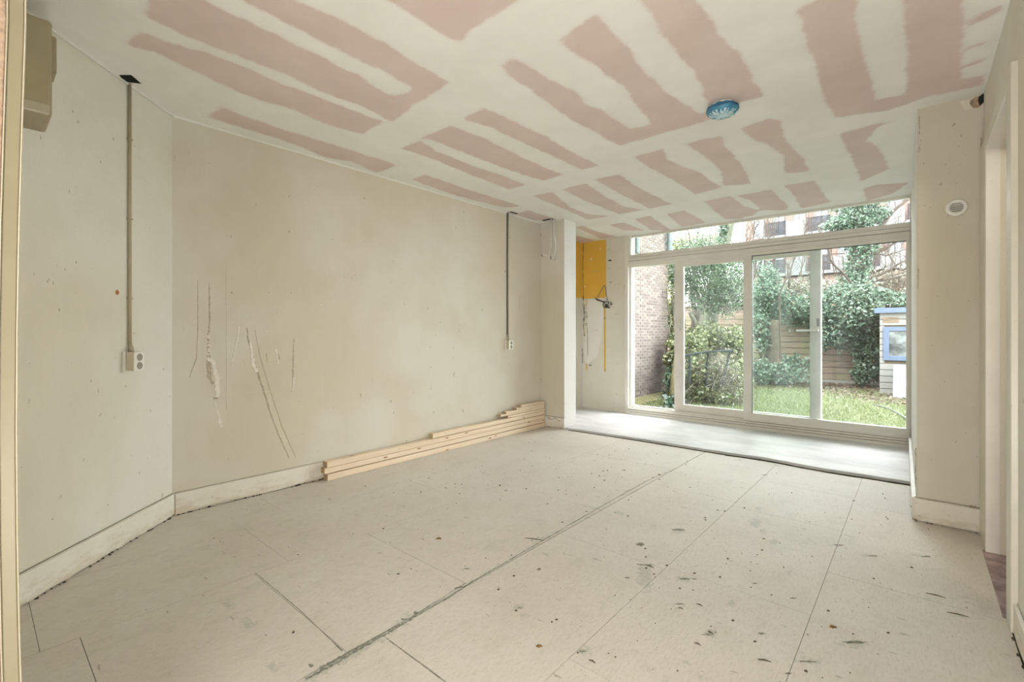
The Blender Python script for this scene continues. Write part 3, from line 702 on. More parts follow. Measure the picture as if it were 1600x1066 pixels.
# cables hanging out of the ceiling at the left pier
for i, (pts, lab) in enumerate(((((861, 347), (861, 365), (861, 385), (859, 394), (855, 400)), 'left of the two white cables hanging from the ceiling hole at the left pier'),
                   (((865.5, 347), (866, 365), (868.5, 382), (868.5, 392), (866, 400), (863, 405)), 'right, longer white cable hanging from the ceiling hole at the left pier'))):
    t = thing('hanging_cable', lab, 'cable', 'cables hanging at the left pier')
    P = [ony(u, w, YP0-.03-.005*k+.004*i) for k, (u, w) in enumerate(pts)]
    P[0] = (P[0][0], P[0][1], H+.05)
    P[-1] = (P[-1][0], YP0-.002, P[-1][2])
    MB().tube(P, .006 if i == 0 else .009, 8).build('sheath', 'white_plastic', t, smooth=True)
    e = ony(*((847.5, 399) if i == 0 else (861.5, 403)), YP0)
    MB().lathe([(.016, -.001), (.016, .002), (.003, .0025)], (e[0], YP0, e[2]), (0, -1, 0), 16).build('wall_hole', 'dark', t)
    MB().tube([P[-1], (e[0]+.02, YP0-.012, e[2]), (e[0]+.004, YP0-.003, e[2])], [.007, .012, .010], 8).build('bare_end', 'white_plastic', t, smooth=True)

# smoke detector under a blue film cap
cs = onz(1129, 163, H); t = thing('smoke_detector', 'round smoke detector covered with crumpled blue film on the ceiling', 'smoke detector')
MB().lathe([(.062, 0), (.075, -.004), (.080, -.014), (.078, -.02)], (cs[0], cs[1], H), (0, 0, 1), 40).build('base', 'white_plastic', t, smooth=True)
vs = []; fs = []; nn = 64
prof = [(.078, -.012), (.087, -.022), (.090, -.032), (.089, -.044), (.080, -.058), (.062, -.068), (.035, -.071), (.001, -.070)]
for j, (r, h) in enumerate(prof):
    for k in range(nn):
        a_ = 2*math.pi*k/nn; w = 1+.022*math.sin(a_*17+j*1.3)*(j > 0)+.015*math.sin(a_*7+j)
        vs.append((cs[0]+r*w*math.cos(a_), cs[1]+r*w*math.sin(a_), H+h+.002*math.sin(a_*11+j*2)))
for j in range(len(prof)-1):
    for k in range(nn): fs.append((j*nn+k, j*nn+(k+1) % nn, (j+1)*nn+(k+1) % nn, (j+1)*nn+k))
mb = MB(); mb.v = vs; mb.f = [f_[::-1] for f_ in fs]; mb.m = [0 if (i < 4*nn or (i//nn in (4, 5) and math.sin((i % nn)*1.9)+.6*math.sin((i % nn)*.7) > (-.1 if i//nn == 4 else .7))) else 1 for i in range(len(fs))]
mb.build('film_cap', ['blue_plastic', 'blue_light'], t, smooth=True)
for (r, h) in ((.0905, -.027), (.092, -.037)):
    MB().tube([(cs[0]+r*math.cos(a_), cs[1]+r*math.sin(a_), H+h+.002*math.sin(a_*5)) for a_ in np.linspace(0, 6.283, 49)], .0022, 6).build('elastic_fold', 'blue_dark', t, smooth=True)

# round vent on the right pier
vc = Vector(ony(1494.5, 324.5, 3.9)); t = thing('round_vent', 'small round white air vent with grey louvres on the right pier', 'vent')
MB().lathe([(.050, 0), (.050, .008), (.046, .012), (.036, .014), (.031, .008)], vc, (0, -1, 0), 40).build('rim', 'white_plastic', t, smooth=True)
MB().lathe([(.032, 0), (.032, .006)], vc, (0, -1, 0), 32).build('backing', 'vent_grey', t)
for k in range(5):
    z = (k-2)*.011; hw = math.sqrt(.031**2-z*z)*.97
    MB().add([(vc.x-hw, vc.y-.006, vc.z+z+.004), (vc.x+hw, vc.y-.006, vc.z+z+.004), (vc.x+hw, vc.y-.013, vc.z+z-.003), (vc.x-hw, vc.y-.013, vc.z+z-.003),
              (vc.x-hw, vc.y-.006, vc.z+z+.0055), (vc.x+hw, vc.y-.006, vc.z+z+.0055), (vc.x+hw, vc.y-.013, vc.z+z-.0015), (vc.x-hw, vc.y-.013, vc.z+z-.0015)],
             [(3, 2, 1, 0), (4, 5, 6, 7), (0, 1, 5, 4), (1, 2, 6, 5), (2, 3, 7, 6), (3, 0, 4, 7)]).build('louvre', 'grey_plastic', t)

# ------------------------------------------------------------------ niche: yellow paint, chases, wires
def patch(px, conv, nrm, mat, name, parent, t=.0015):
    return MB().extr([conv(u, w) for u, w in px], nrm, t).build(name, mat, parent)
yb = lambda u, w: ony(u, w, YW)
yn = lambda u, w: onx(u, w, XN)
MB().box((XN, YW-.0015, 1.715), (-3.535, YW, H)).build('yellow_paint', 'yellow', wb_)
MB().box((XN, 5.05, 1.725), (XN+.0015, YW-.0015, H)).build('yellow_paint', 'yellow', wn_)
MB().box((-3.57, YW-.0015, .60), (-3.545, YW, 1.60)).build('yellow_stripe', 'yellow', wb_)
MB().box((-3.885, YW-.0015, .60), (-3.865, YW, .86)).build('yellow_stripe', 'yellow', wb_)
MB().box((-3.875, YW-.0015, 1.36), (-3.845, YW, 1.70)).build('yellow_stripe', 'yellow', wb_)
MB().extr([yb(918, 468), (yb(943, 466)), yb(941, 520), yb(935, 555), yb(918, 570), yb(912, 560)], (0, -1, 0), .002).build('filler_patch', 'wall_white', wb_)
def jag(pts, conv, nrm, w0, w1, mat, name, parent, t=.0025, n=14, seed=0, jit=.5):
    r = random.Random(seed); P = [Vector(conv(u, w)) for u, w in pts]
    # resample
    L = [0]
    for a, b in zip(P, P[1:]): L.append(L[-1]+(b-a).length)
    out = []
    for i in range(n+1):
        s = L[-1]*i/n
        for j in range(len(P)-1):
            if s <= L[j+1]+1e-9:
                out.append(P[j].lerp(P[j+1], (s-L[j])/max(1e-9, L[j+1]-L[j]))); break
    nr = Vector(nrm); left = []; right = []
    for i, p in enumerate(out):
        t_ = (out[min(i+1, n)]-out[max(i-1, 0)]).normalized(); sd_ = t_.cross(nr)
        w = (w0+(w1-w0)*i/n)
        left.append(p+sd_*w*(1+r.uniform(-jit, jit))); right.append(p-sd_*w*(1+r.uniform(-jit, jit)))
    m = MB()
    for i in range(n): m.extr([left[i], left[i+1], right[i+1], right[i]], nrm, t*(1+.4*r.random()))
    return m.build(name, mat, parent)
ye = (0, -1, 0)
jag([(913, 472), (916, 490), (914, 512), (917, 522)], yb, ye, .03, .035, 'plaster', 'chase_hole', wb_, .003, 10, 3)
jag([(912, 472), (913, 490), (912, 510), (913, 525)], yb, ye, .006, .004, 'gap', 'chase_crack', wb_, .004, 16, 4, .9)
jag([(911.5, 380), (911, 420), (911.5, 470)], yb, ye, .003, .004, 'gap', 'corner_crack', wb_, .002, 16, 5, .9)
jag([(910, 545), (910.5, 568)], yb, ye, .005, .002, 'gap', 'corner_crack', wb_, .002, 8, 6, .9)
jag([(918, 512), (918.5, 555)], yb, ye, .0035, .0035, 'grey_cable', 'wall_pipe_mark', wb_, .004, 6, 7, .2)
for k, (u, w) in enumerate(((913, 478), (916, 489), (917, 495), (913, 500), (917, 507))):
    e = yb(u, w); MB().tube([(e[0]+.02*math.cos(a_), YW-.012-.004*math.sin(3*a_), e[2]+.018*math.sin(a_)) for a_ in np.linspace(0, 5.5, 12)], .004, 6).build('wire_loop', 'grey_cable', wb_, smooth=True)
for k, (u, w, hw, h) in enumerate(((951, 390, .03, .004), (953, 407, .035, .011), (951, 419.5, .03, .004), (954, 441, .022, .016), (968, 443, .06, .003), (964, 491, .07, .003), (945, 497, .009, .013), (945, 534, .006, .008), (946, 579, .008, .010), (933, 516, .006, .010), (922, 571, .03, .012), (938, 389, .012, .016), (924, 405, .022, .014), (914, 448, .02, .006), (976, 448, .003, .05), (960, 568, .1, .0015), (930, 424, .12, .002))):
    e = yb(u, w)
    pts = []
    r = random.Random(k)
    for a_ in np.linspace(0, 6.283, 11)[:-1]: pts.append((e[0]+hw*math.cos(a_)*r.uniform(.7, 1.1), YW, e[2]+h*math.sin(a_)*r.uniform(.7, 1.1)))
    MB().extr(pts, ye, .003).build('chipped_mark', 'plaster' if k in (11, 12, 13) else ('tear' if k not in (1, 6, 9) else 'gap'), wb_)
t = thing('loose_wiring', 'tangle of dark wires hanging out of the wall below the yellow paint', 'wires')
def wp(u, w, o): p = yb(u, w); return (p[0], YW-o, p[2])
MB().tube([wp(945, 446, .002), wp(944, 449, .03), wp(940, 458, .05), wp(936, 466, .05)], .006, 8).build('wire', 'grey_cable', t, smooth=True)
MB().tube([wp(945, 446, .002), wp(948, 450, .03), wp(950, 460, .05), wp(951, 470, .04)], .006, 8).build('wire', 'grey_cable', t, smooth=True)
MB().tube([wp(932, 466, .05), wp(937, 469, .06), wp(943, 471, .06), wp(948, 473, .05)], [.008, .013, .008, .012], 8).build('wire', 'black', t, smooth=True)
for k in range(7):
    r = random.Random(40+k); c0 = (950+r.uniform(-3, 3), 476+r.uniform(-3, 3)); rr = r.uniform(3, 7)
    MB().tube([wp(c0[0]+rr*math.cos(a_), c0[1]+.75*rr*math.sin(a_), .03+.015*math.sin(2*a_+k)) for a_ in np.linspace(r.random()*6, r.random()*6+5.2, 14)], .005, 6).build('wire', ['grey_cable', 'black', 'white_plastic'][k % 3], t, smooth=True)
MB().tube([wp(946, 474, .02), wp(950, 480, .035), wp(954, 481, .03)], [.014, .016, .01], 8).build('terminal', 'black', t, smooth=True)

# ------------------------------------------------------------------ wear on the walls
xw = lambda u, w: onx(u, w, XL); xe = (1, 0, 0)
jag([(324, 563), (332, 562), (339, 590), (340, 618), (337, 622)], xw, xe, 0.0112, 0.0149, 'plaster', 'torn_paper', wl_, .003, 14, 1, .35)
jag([(326, 563), (328, 590), (333, 600)], xw, xe, 0.0136, 0.0093, 'tear', 'torn_paper', wl_, .0015, 12, 2, .6)
jag([(334, 622), (341, 622)], xw, xe, 0.0062, 0.0050, 'tear', 'torn_paper', wl_, .004, 5, 2, .6)
jag([(309, 440), (309, 520), (307, 560), (296, 590)], xw, xe, 0.0015, 0.0012, 'tear', 'crack', wl_, .0015, 30, 3, .9)
jag([(327, 442), (328, 500), (325, 530), (326, 562)], xw, xe, 0.0019, 0.0062, 'tear', 'crack', wl_, .002, 40, 4, .9)
jag([(325, 520), (326, 562)], xw, xe, 0.0043, 0.0074, 'plaster', 'torn_paper', wl_, .002, 12, 5, .9)
jag([(354, 415), (354, 640)], xw, xe, 0.0015, 0.0015, 'wall_light', 'paper_seam', wl_, .002, 14, 6, .3)
jag([(391, 535), (394, 560), (400, 582)], xw, xe, 0.0074, 0.0124, 'plaster', 'torn_paper', wl_, .003, 14, 7, .5)
jag([(385, 512), (389, 535), (398, 570), (405, 590), (413, 615), (424, 650), (440, 690), (452, 716)], xw, xe, 0.0050, 0.0031, 'tear', 'crack', wl_, .0015, 44, 8, .9)
jag([(398, 515), (407, 560), (422, 610), (440, 665), (462, 715)], xw, xe, 0.0012, 0.0019, 'tear', 'crack', wl_, .0015, 40, 9, .8)
jag([(374, 510), (370, 535), (361, 570)], xw, xe, 0.0068, 0.0019, 'plaster', 'torn_paper', wl_, .0015, 14, 10, .8)
jag([(431, 546), (433, 556), (435, 568)], xw, xe, 0.0062, 0.0037, 'plaster', 'torn_paper', wl_, .002, 8, 11, .8)
jag([(433, 552), (436, 562)], xw, xe, 0.0087, 0.0062, 'tear', 'torn_paper', wl_, .001, 8, 12, .9)
jag([(459, 530), (458, 570), (457, 612)], xw, xe, 0.0025, 0.0050, 'tear', 'crack', wl_, .0015, 30, 13, .9)
jag([(459, 590), (457, 612)], xw, xe, 0.0043, 0.0025, 'plaster', 'torn_paper', wl_, .002, 8, 14, .7)
jag([(335, 625), (342, 650), (345, 668)], xw, xe, 0.0019, 0.0074, 'plaster', 'torn_paper', wl_, .0015, 20, 15, .9)
jag([(416, 552), (418, 566)], xw, xe, 0.0019, 0.0019, 'tear', 'crack', wl_, .0015, 6, 16, .8)
jag([(295, 624), (340, 619), (400, 613), (520, 603), (650, 590), (760, 580)], xw, xe, 0.0025, 0.0019, 'wall', 'paper_ridge', wl_, .0025, 60, 17, .5)
jag([(812, 460), (812, 488)], xw, xe, 0.0019, 0.0012, 'tear', 'crack', wl_, .001, 6, 18, .5)
for k in range(34):
    r = random.Random(300+k); Y = r.uniform(.95, 4.6); Z = r.uniform(.3, 2.4); s = r.uniform(.002, .006)
    MB().extr([(XL, Y+s*math.cos(a_)*r.uniform(.6, 1.2), Z+s*1.4*math.sin(a_)*r.uniform(.6, 1.2)) for a_ in np.linspace(0, 6.283, 8)[:-1]], xe, .001).build('pock_mark', 'tear' if k % 2 else 'plaster', wl_)
gw = lambda u, w: ong(u, w)
e = ong(183, 457)
MB().extr([(e[0]-R2*.012*math.cos(a_), e[1]+R2*.012*math.cos(a_), e[2]+.014*math.sin(a_)) for a_ in np.linspace(0, 6.283, 10)[:-1]], (R2, R2, 0), .002).build('rust_spot', 'rust', wd_)
for k in range(26):
    r = random.Random(600+k); s = r.uniform(.02, .76); Z = r.uniform(.25, 2.3); h = r.uniform(.003, .012)
    c = Vector((-2.88-s*.98, .095+s*.98, Z)); w = r.uniform(.0015, .004)
    MB().extr([(c.x-R2*w, c.y+R2*w, c.z-h), (c.x+R2*w, c.y-R2*w, c.z-h*.6), (c.x+R2*w*.6, c.y-R2*w*.6, c.z+h), (c.x-R2*w*.5, c.y+R2*w*.5, c.z+h*.8)], (R2, R2, 0), .001).build('scratch', 'tear', wd_)
# right pier: broken corner, chips along the edges
pf = lambda u, w: ony(u, w, 3.9)
MB().extr([pf(*q_) for q_ in ((1516, 158), (1524, 152), (1532, 150), (1535, 158), (1530, 168), (1521, 169), (1515, 163))], (0, -1, 0), .003).build('broken_plaster', 'broken', wr_)
MB().extr([pf(*q_) for q_ in ((1529, 152), (1537, 146), (1537, 160), (1531, 166), (1528, 158))], (0, -1, 0), .0045).build('broken_hole', 'dark', wr_)
MB().extr([pf(*q_) for q_ in ((1499, 158), (1515, 156), (1518, 170), (1508, 172))], (0, -1, 0), .0015).build('broken_plaster', 'plaster', wr_)
jag([(1533, 215), (1533.5, 245)], pf, ye, .0035, .004, 'tear', 'chipped_edge', wr_, .002, 10, 21, .9)
jag([(1533, 360), (1534, 375)], pf, ye, .0025, .003, 'tear', 'chipped_edge', wr_, .002, 6, 22, .9)
jag([(1436.5, 182), (1436.5, 210)], pf, ye, .003, .0025, 'tear', 'chipped_edge', wr_, .002, 8, 23, .8)
jag([(1434.5, 420), (1434.5, 452)], pf, ye, .003, .0025, 'tear', 'chipped_edge', wr_, .002, 8, 24, .8)
jag([(1430.8, 700), (1430.8, 760)], pf, ye, .0025, .003, 'tear', 'chipped_edge', wr_, .002, 14, 25, .9)
jag([(1514, 790), (1524, 793)], pf, ye, .004, .004, 'tear', 'chipped_edge', wr_, .016, 5, 26, .9)
for k in range(30):
    r = random.Random(900+k); X = r.uniform(.02, .27); Z = r.uniform(.25, 2.4); s = r.uniform(.0015, .004)
    MB().extr([(X+s*math.cos(a_)*r.uniform(.6, 1.2), 3.9, Z+s*1.4*math.sin(a_)*r.uniform(.6, 1.2)) for a_ in np.linspace(0, 6.283, 8)[:-1]], ye, .001).build('pock_mark', 'tear', wr_)
jag([(857, 652), (862, 656), (868, 653), (876, 658)], lambda u, w: ony(u, w, YP0), ye, .006, .004, 'tear', 'chipped_edge', wp_, .0155, 8, 27, .9)

fz = lambda u, w: (onz(u, w)[0], onz(u, w)[1], .0004)
for k, (pts, w0, w1, n_) in enumerate((([(478, 1062), (520, 1040), (560, 1015), (600, 993), (650, 963)], .006, .004, 60), ([(650, 963), (700, 935), (735, 911), (800, 873), (860, 838)], .003, .0025, 60),
        ([(648, 961), (690, 935), (728, 911)], .0015, .0015, 30), ([(860, 838), (940, 791), (1010, 752), (1042, 738)], .003, .002, 50), ([(500, 1046), (545, 1020), (600, 990), (625, 976)], .007, .003, 40),
        ([(604, 998), (650, 1032), (695, 1066)], .0016, .0016, 24), ([(400, 896), (470, 955), (535, 1018)], .0012, .0016, 24))):
    o = jag(pts, fz, (0, 0, 1), w0, w1, 'seam_dirt', 'seam_dirt', fl, .0004, n_, 800+k, .85)
for k, (u, w, hw, hh) in enumerate(((1070, 905, 10, 1.5), (1335, 1004, 22, 2), (1008, 883, 14, 1.5), (975, 735, 3, 1), (1000, 851, 7, 3), (1060, 828, 12, 1.2), (910, 1018, 6, 3), (1190, 990, 6, 1.5), (812, 950, 5, 1.5), (650, 958, 5, 3), (632, 968, 7, 1.5), (486, 1040, 5, 3), (730, 889, 5, 1), (842, 890, 4, 2), (1105, 992, 8, 1.2), (1240, 935, 6, 1), (1262, 1034, 16, 1.3), (1232, 1053, 6, 1.5), (1085, 905, 5, 1), (1062, 944, 8, 1), (980, 903, 5, 1.4), (1180, 912, 5, 1.2), (1365, 869, 9, 1.2), (1448, 870, 8, 1.1), (1310, 852, 10, .9))):
    r = random.Random(k+50); P = []
    for a_ in np.linspace(0, 6.283, 15)[:-1]:
        q_ = fz(u+hw*math.cos(a_)*r.uniform(.6, 1.1), w+hh*math.sin(a_)*r.uniform(.4, 1.2)+.25*hw*math.cos(a_)*r.choice((0, .2))); P.append(q_)
    MB().extr(P, (0, 0, 1), .0005).build('scuff', 'seam_dirt', fl)

# ------------------------------------------------------------------ crumbs on the floor
def chunk(m, c, s, r):
    vs = []
    for (x, y, z) in ((-1, -1, 0), (1, -.8, 0), (.9, 1, 0), (-.8, .9, 0), (-.5, -.4, .8), (.5, -.5, .9), (.4, .6, .7), (-.6, .4, .6)):
        vs.append((c[0]+s*x*r.uniform(.6, 1.2), c[1]+s*y*r.uniform(.6, 1.2), c[2]+s*z*r.uniform(.4, 1.)))
    m.add(vs, [(3, 2, 1, 0), (4, 5, 6, 7), (0, 1, 5, 4), (1, 2, 6, 5), (2, 3, 7, 6), (3, 0, 4, 7)])
for (u, w, s, lab) in ((685, 842, .013, 'dark brown chip lying alone on the floor left of the long seam'), (1300, 980, .011, 'brown leaf-like chip on the floor near the right front'), (842, 1010, .009, 'small reddish crumb on the floor at the bottom centre'), (1030, 742, .010, 'dark crumb at the far end of the long floor seam')):
    m = MB(); r = random.Random(u); c = onz(u, w)
    chunk(m, c, s, r); chunk(m, (c[0]+s*.8, c[1]+s*.5, 0), s*.6, r)
    tag(m.build('wood_chip', 'chip'), lab, 'debris', None)
m = MB(); r = random.Random(5)
for k in range(420):
    if k < 130: X, Y = r.gauss(-2.2, .45), r.gauss(3.4, .8)
    elif k < 330: X, Y = r.gauss(-.75, .5), r.gauss(2.3, .9)
    else: X, Y = r.uniform(-3.4, .1), r.uniform(.8, 4.7)
    if not (-3.45 < X < .2 and .5 < Y < 4.7): continue
    if X+Y < -2.6: continue
    chunk(m, (X, Y, 0), r.choice((.0018, .0022, .003, .004, .006)), r)
tag(m.build('floor_crumbs', 'debris', kind='stuff'), 'dark crumbs of rubble scattered over the hardboard floor', 'debris')
sv = MB()
for (u0, w0, u1, w1, h) in ((1480, 957, 1514, 965, 1.6), (1447, 927, 1478, 935, 1.5), (1184, 1031, 1205, 1035, 2), (1010, 884, 1022, 888, 1.5), (1098, 948, 1088, 944, 1.5), (1060, 950, 1068, 953, 1.2), (1190, 742, 1199, 743, 1), (1085, 1005, 1095, 1009, 1.4), (920, 1032, 930, 1037, 1.6), (1107, 988, 1115, 992, 1.4), (710, 920, 728, 917, 1.2), (820, 841, 850, 845, 1.5)):
    a_, b_ = Vector(onz(u0, w0)), Vector(onz(u1, w1)); mid = (a_+b_)/2+Vector((0, .003, .002))
    sv.tube([a_+Vector((0, 0, .001)), mid, b_+Vector((0, 0, .001))], [.0008*h, .0015*h, .0006*h], 5)
tag(sv.build('floor_slivers', 'gap', kind='stuff'), 'thin dark splinters lifted from the hardboard surface', 'debris')

# ================================================================== garden
GZ = -.15
g = structure(MB().box((-40, 6.5, GZ-.3), (30, 60, GZ)).build('ground', 'grass'), 'mossy lawn behind the house', 'lawn')
def leaves(name, mat, cs, rad, n, size, parent=None, shell=.55, seed=0, flat=.0, zmin=GZ+.01, drop=0., asp=.62):
    """cs: list of ellipsoids (centre, radii); leaves in clumps near their skins"""
    rg = np.random.default_rng(seed); out = []
    vol = np.array([r_[0]*r_[1]*r_[2] for _, r_ in cs])**.67; cnt = (n*vol/vol.sum()).astype(int)
    for (c, r_), k in zip(cs, cnt):
        dv = rg.normal(size=(k, 3)); dv /= np.linalg.norm(dv, axis=1)[:, None]
        lump = 1+.16*np.sin(dv[:, 0]*9+seed)+.13*np.sin(dv[:, 2]*11+dv[:, 1]*7+seed)
        rr = (shell+(1-shell)*rg.random(k)**.6)*lump
        out.append(np.array(c)+dv*np.array(r_)*rr[:, None])
    P = np.vstack(out); P = P[P[:, 2] > zmin]; k = len(P)
    nrm = rg.normal(size=(k, 3))+np.array([0, -.55, .65]); nrm /= np.linalg.norm(nrm, axis=1)[:, None]
    t = rg.normal(size=(k, 3))+np.array([0, 0, -drop]); t -= nrm*(t*nrm).sum(1)[:, None]; t /= np.linalg.norm(t, axis=1)[:, None]
    b = np.cross(nrm, t); s = size*rg.uniform(.6, 1.3, k)[:, None]
    V = np.stack([P-t*s, P+b*s*asp+nrm*s*.12, P+t*s, P-b*s*asp+nrm*s*.12], 1).reshape(-1, 3)
    me = bpy.data.meshes.new(name); me.vertices.add(len(V)); me.vertices.foreach_set('co', V.astype(np.float32).ravel())
    Fc = np.arange(4*k).reshape(k, 4); tri = Fc[:, [0, 1, 2, 0, 2, 3]].reshape(-1)
    me.loops.add(len(tri)); me.loops.foreach_set('vertex_index', tri.astype(np.int32))
    me.polygons.add(2*k); me.polygons.foreach_set('loop_start', (np.arange(2*k)*3).astype(np.int32))
    me.update(calc_edges=True); me.materials.append(M[mat]); shade_attr(me, 2, rg.random(k))
    o = bpy.data.objects.new(name, me); COL.objects.link(o); o['kind'] = 'stuff'
    if parent: o.parent = parent
    return o
def sph(u, v, d, ru, rv, depth=.7):    # ellipsoid seen at (u,v) at distance d with pixel radii
    return (ond(u, v, d), (ru*d/F, depth, rv*d/F))

# brick wall of the neighbouring wing
BX = -4.29
bw = structure(MB().box((BX-.25, 6.5, GZ-.1), (BX-.006, 10.40, 5.2)).build('brick_wall', 'mortar'), 'weathered brown brick wall running out beside the window', 'wall')
m = MB(); sh = []
rB = random.Random(2); z = GZ+.02; row = 0
while z < 3.9:
    y = 7.6-(.11 if row % 2 else 0)
    while y < 10.38:
        y1 = min(y+.205, 10.392); m.box((BX-.03, y+.005, z+.005), (BX+rB.uniform(-.001, .004), y1-.005, z+.051)); sh += [rB.random()]
        y += .215
    z += .0595; row += 1
o = m.build('bricks', 'brick', bw, kind='stuff'); shade_attr(o.data, 6, np.array(sh))
pl = MB().box((BX-.02, 7.0, GZ-.02), (BX+.42, 10.3, GZ+.03)); pl.build('plinth', 'post', bw, bevel=.02, label='mossy green kerb at the foot of the bricks')
tag(MB().tube([(BX+.09, 10.28, 2.75), (BX+.09, 10.28, 5.1)], .055, 14).box((BX, 10.26, 3.2), (BX+.09, 10.30, 3.24)).build('downpipe', 'downpipe', smooth=False), 'grey green rainwater pipe at the far end of the brick wall', 'pipe')
tag(MB().tube([(BX+.07, 8.72, 2.78), (BX+.07, 8.72, 5.1)], .04, 14).box((BX, 8.70, 3.2), (BX+.07, 8.74, 3.24)).build('downpipe', 'downpipe'), 'rainwater pipe at the near left end of the brick wall', 'pipe')

# back fence, boards one by one
fc = thing('board_fence', 'old brown horizontal board fence at the back of the lawn under ivy', 'fence')
FY = 15.0; rf = random.Random(3)
for i in range(11):
    z0 = GZ+.10+i*.165
    MB().box((-6.4, FY+rf.uniform(-.01, .01), z0), (-.55, FY+.03, z0+.148)).build('board', 'fence', fc, bevel=.006)
for x in (-6.2, -4.4, -2.75, -.7): MB().box((x, FY+.03, GZ), (x+.1, FY+.12, 1.75)).build('post', 'fence', fc)
MB().box((-6.4, FY+.03, GZ), (-.55, FY+.045, 1.75)).build('dark_gap_sheet', 'gap', fc)  # added dark sheet so the gaps between boards read as shade
MB().box((-6.4, FY-.04, GZ-.02), (-.55, FY+.06, GZ+.09)).build('gravel_board', 'concrete_out', fc, bevel=.01)

# shed with blue trim
SY = 12.9
s0 = ony(1374.5, 600, SY)[0]; ztop = ony(1374, 489, SY)[2]
shd = thing('garden_shed', 'white boarded garden shed with blue fascia and blue window frame', 'shed')
MB().box((s0+.02, SY+.03, GZ), (s0+2.3, SY+2.0, ztop)).build('body', 'gap', shd)
wz0, wz1 = ony(1380, 563, SY)[2], ony(1380, 511, SY)[2]; wx0 = ony(1380, 540, SY)[0]
nb = 13; bh = (ztop-GZ)/nb
for i in range(nb):
    z0 = GZ+i*bh; z1 = z0+bh-.012
    if z1 > wz0 and z0 < wz1:
        MB().box((s0, SY, z0), (wx0+.02, SY+.03, z1)).build('board', 'shed', shd, bevel=.004)
        MB().box((wx0+.85, SY, z0), (s0+2.3, SY+.03, z1)).build('board', 'shed', shd, bevel=.004)
    else: MB().box((s0, SY, z0), (s0+2.3, SY+.03, z1)).build('board', 'shed', shd, bevel=.004)
for i in range(nb): MB().box((s0-.001, SY+.01, GZ+i*bh), (s0+.02, SY+2., GZ+i*bh+bh-.012)).build('side_board', 'shed', shd)
MB().box((s0-.09, SY-.10, ztop-.01), (s0+2.4, SY-.06, ztop+.10)).build('fascia', 'shed_blue', shd, bevel=.004)
MB().box((s0-.09, SY-.06, ztop+.04), (s0+2.4, SY+2.1, ztop+.10)).build('roof', 'gap', shd)
wf = MB().box((wx0, SY-.03, wz0), (wx0+.1, SY+.02, wz1)).box((wx0+.1, SY-.03, wz0), (wx0+.85, SY+.02, wz0+.1)).box((wx0+.1, SY-.03, wz1-.09), (wx0+.85, SY+.02, wz1)).build('window_frame', 'shed_blue', shd, bevel=.004)
MB().box((wx0+.09, SY-.005, wz0+.09), (wx0+.85, SY+.0, wz1-.08)).build('pane', 'shed_glass', wf)
MB().add([(wx0+.36, SY-.008, wz0+.1), (wx0+.45, SY-.008, wz0+.1), (wx0+.53, SY-.008, wz1-.09), (wx0+.46, SY-.008, wz1-.09)], [(0, 1, 2, 3)]).build('curtain', 'concrete_out', wf)
MB().box((s0+.05, SY-.006, ztop-.22), (s0+.32, SY, ztop-.10)).build('bare_patch', 'fence', shd)
pA = ony(1395, 618, SY-.7)
tag(MB().add([(pA[0], SY-.75, GZ), (pA[0]+.75, SY-.75, GZ), (pA[0]+.75, SY-.32, GZ+.68), (pA[0], SY-.32, GZ+.68), (pA[0], SY-.72, GZ), (pA[0]+.75, SY-.72, GZ), (pA[0]+.75, SY-.29, GZ+.68), (pA[0], SY-.29, GZ+.68)],
      [(0, 1, 2, 3), (7, 6, 5, 4), (0, 4, 5, 1), (1, 5, 6, 2), (2, 6, 7, 3), (3, 7, 4, 0)]).build('plywood_sheet', 'bldg_white'), 'white panel leaning against the front of the shed', 'panel')
hp = [onz(u, w, GZ+.03) for u, w in ((1366, 633), (1378, 635), (1390, 639), (1402, 645), (1412, 651), (1424, 660))]
tag(MB().tube(hp, .015, 8).build('garden_hose', 'hose', smooth=True), 'grey hose curving across the lawn towards the shed', 'hose')

# apartment block far behind
BY = 42.0
def bp(u, v): return ony(u, v, BY)
X0, X1 = bp(1165, 400)[0], bp(1500, 400)[0]
zb = bp(1300, 362)[2]; fh = 2.95
blk = thing('apartment_building', 'far red brick apartment block with white balconies behind the trees', 'building')
MB().box((X0, BY, GZ), (X1, BY+8, zb+fh*2.3)).build('walls', 'far_brick', blk)
MB().box((bp(1195, 400)[0], BY-.6, GZ), (X1, BY, zb-fh*1.12)).build('lower_wall', 'far_brick', blk)
for fi in range(-2, 2):
    zf = zb+fi*fh
    MB().box((X0+1.6, BY-1.1, zf-.22), (X1, BY, zf)).build('balcony_slab', 'bldg_white', blk)
    nw = 9; wdt = (X1-X0)/nw
    for k in range(nw):
        xa = X0+k*wdt+.6; fr_ = MB().box((xa, BY-.06, zf+.1), (xa+wdt*.58, BY, zf+2.35)).build('window', 'bldg_white', blk)
        MB().box((xa+.15, BY-.09, zf+.7), (xa+wdt*.25, BY-.05, zf+2.2)).box((xa+wdt*.32, BY-.09, zf+.3), (xa+wdt*.53, BY-.05, zf+2.2)).build('pane', 'far_glass', fr_)
    for k in range(0, nw, 2):
        rl = MB(); xa = X0+k*wdt+1.7
        rl.box((xa, BY-1.1, zf+1.0), (xa+wdt, BY-1.05, zf+1.06))
        for j in range(22): rl.box((xa+j*wdt/22, BY-1.09, zf), (xa+j*wdt/22+.05, BY-1.06, zf+1.0))
        rl.build('railing', 'bldg_rail', blk)
        MB().box((xa+wdt, BY-1.1, zf), (xa+wdt*1.9, BY-1.04, zf+.95)).build('balcony_front', 'bldg_white', blk)
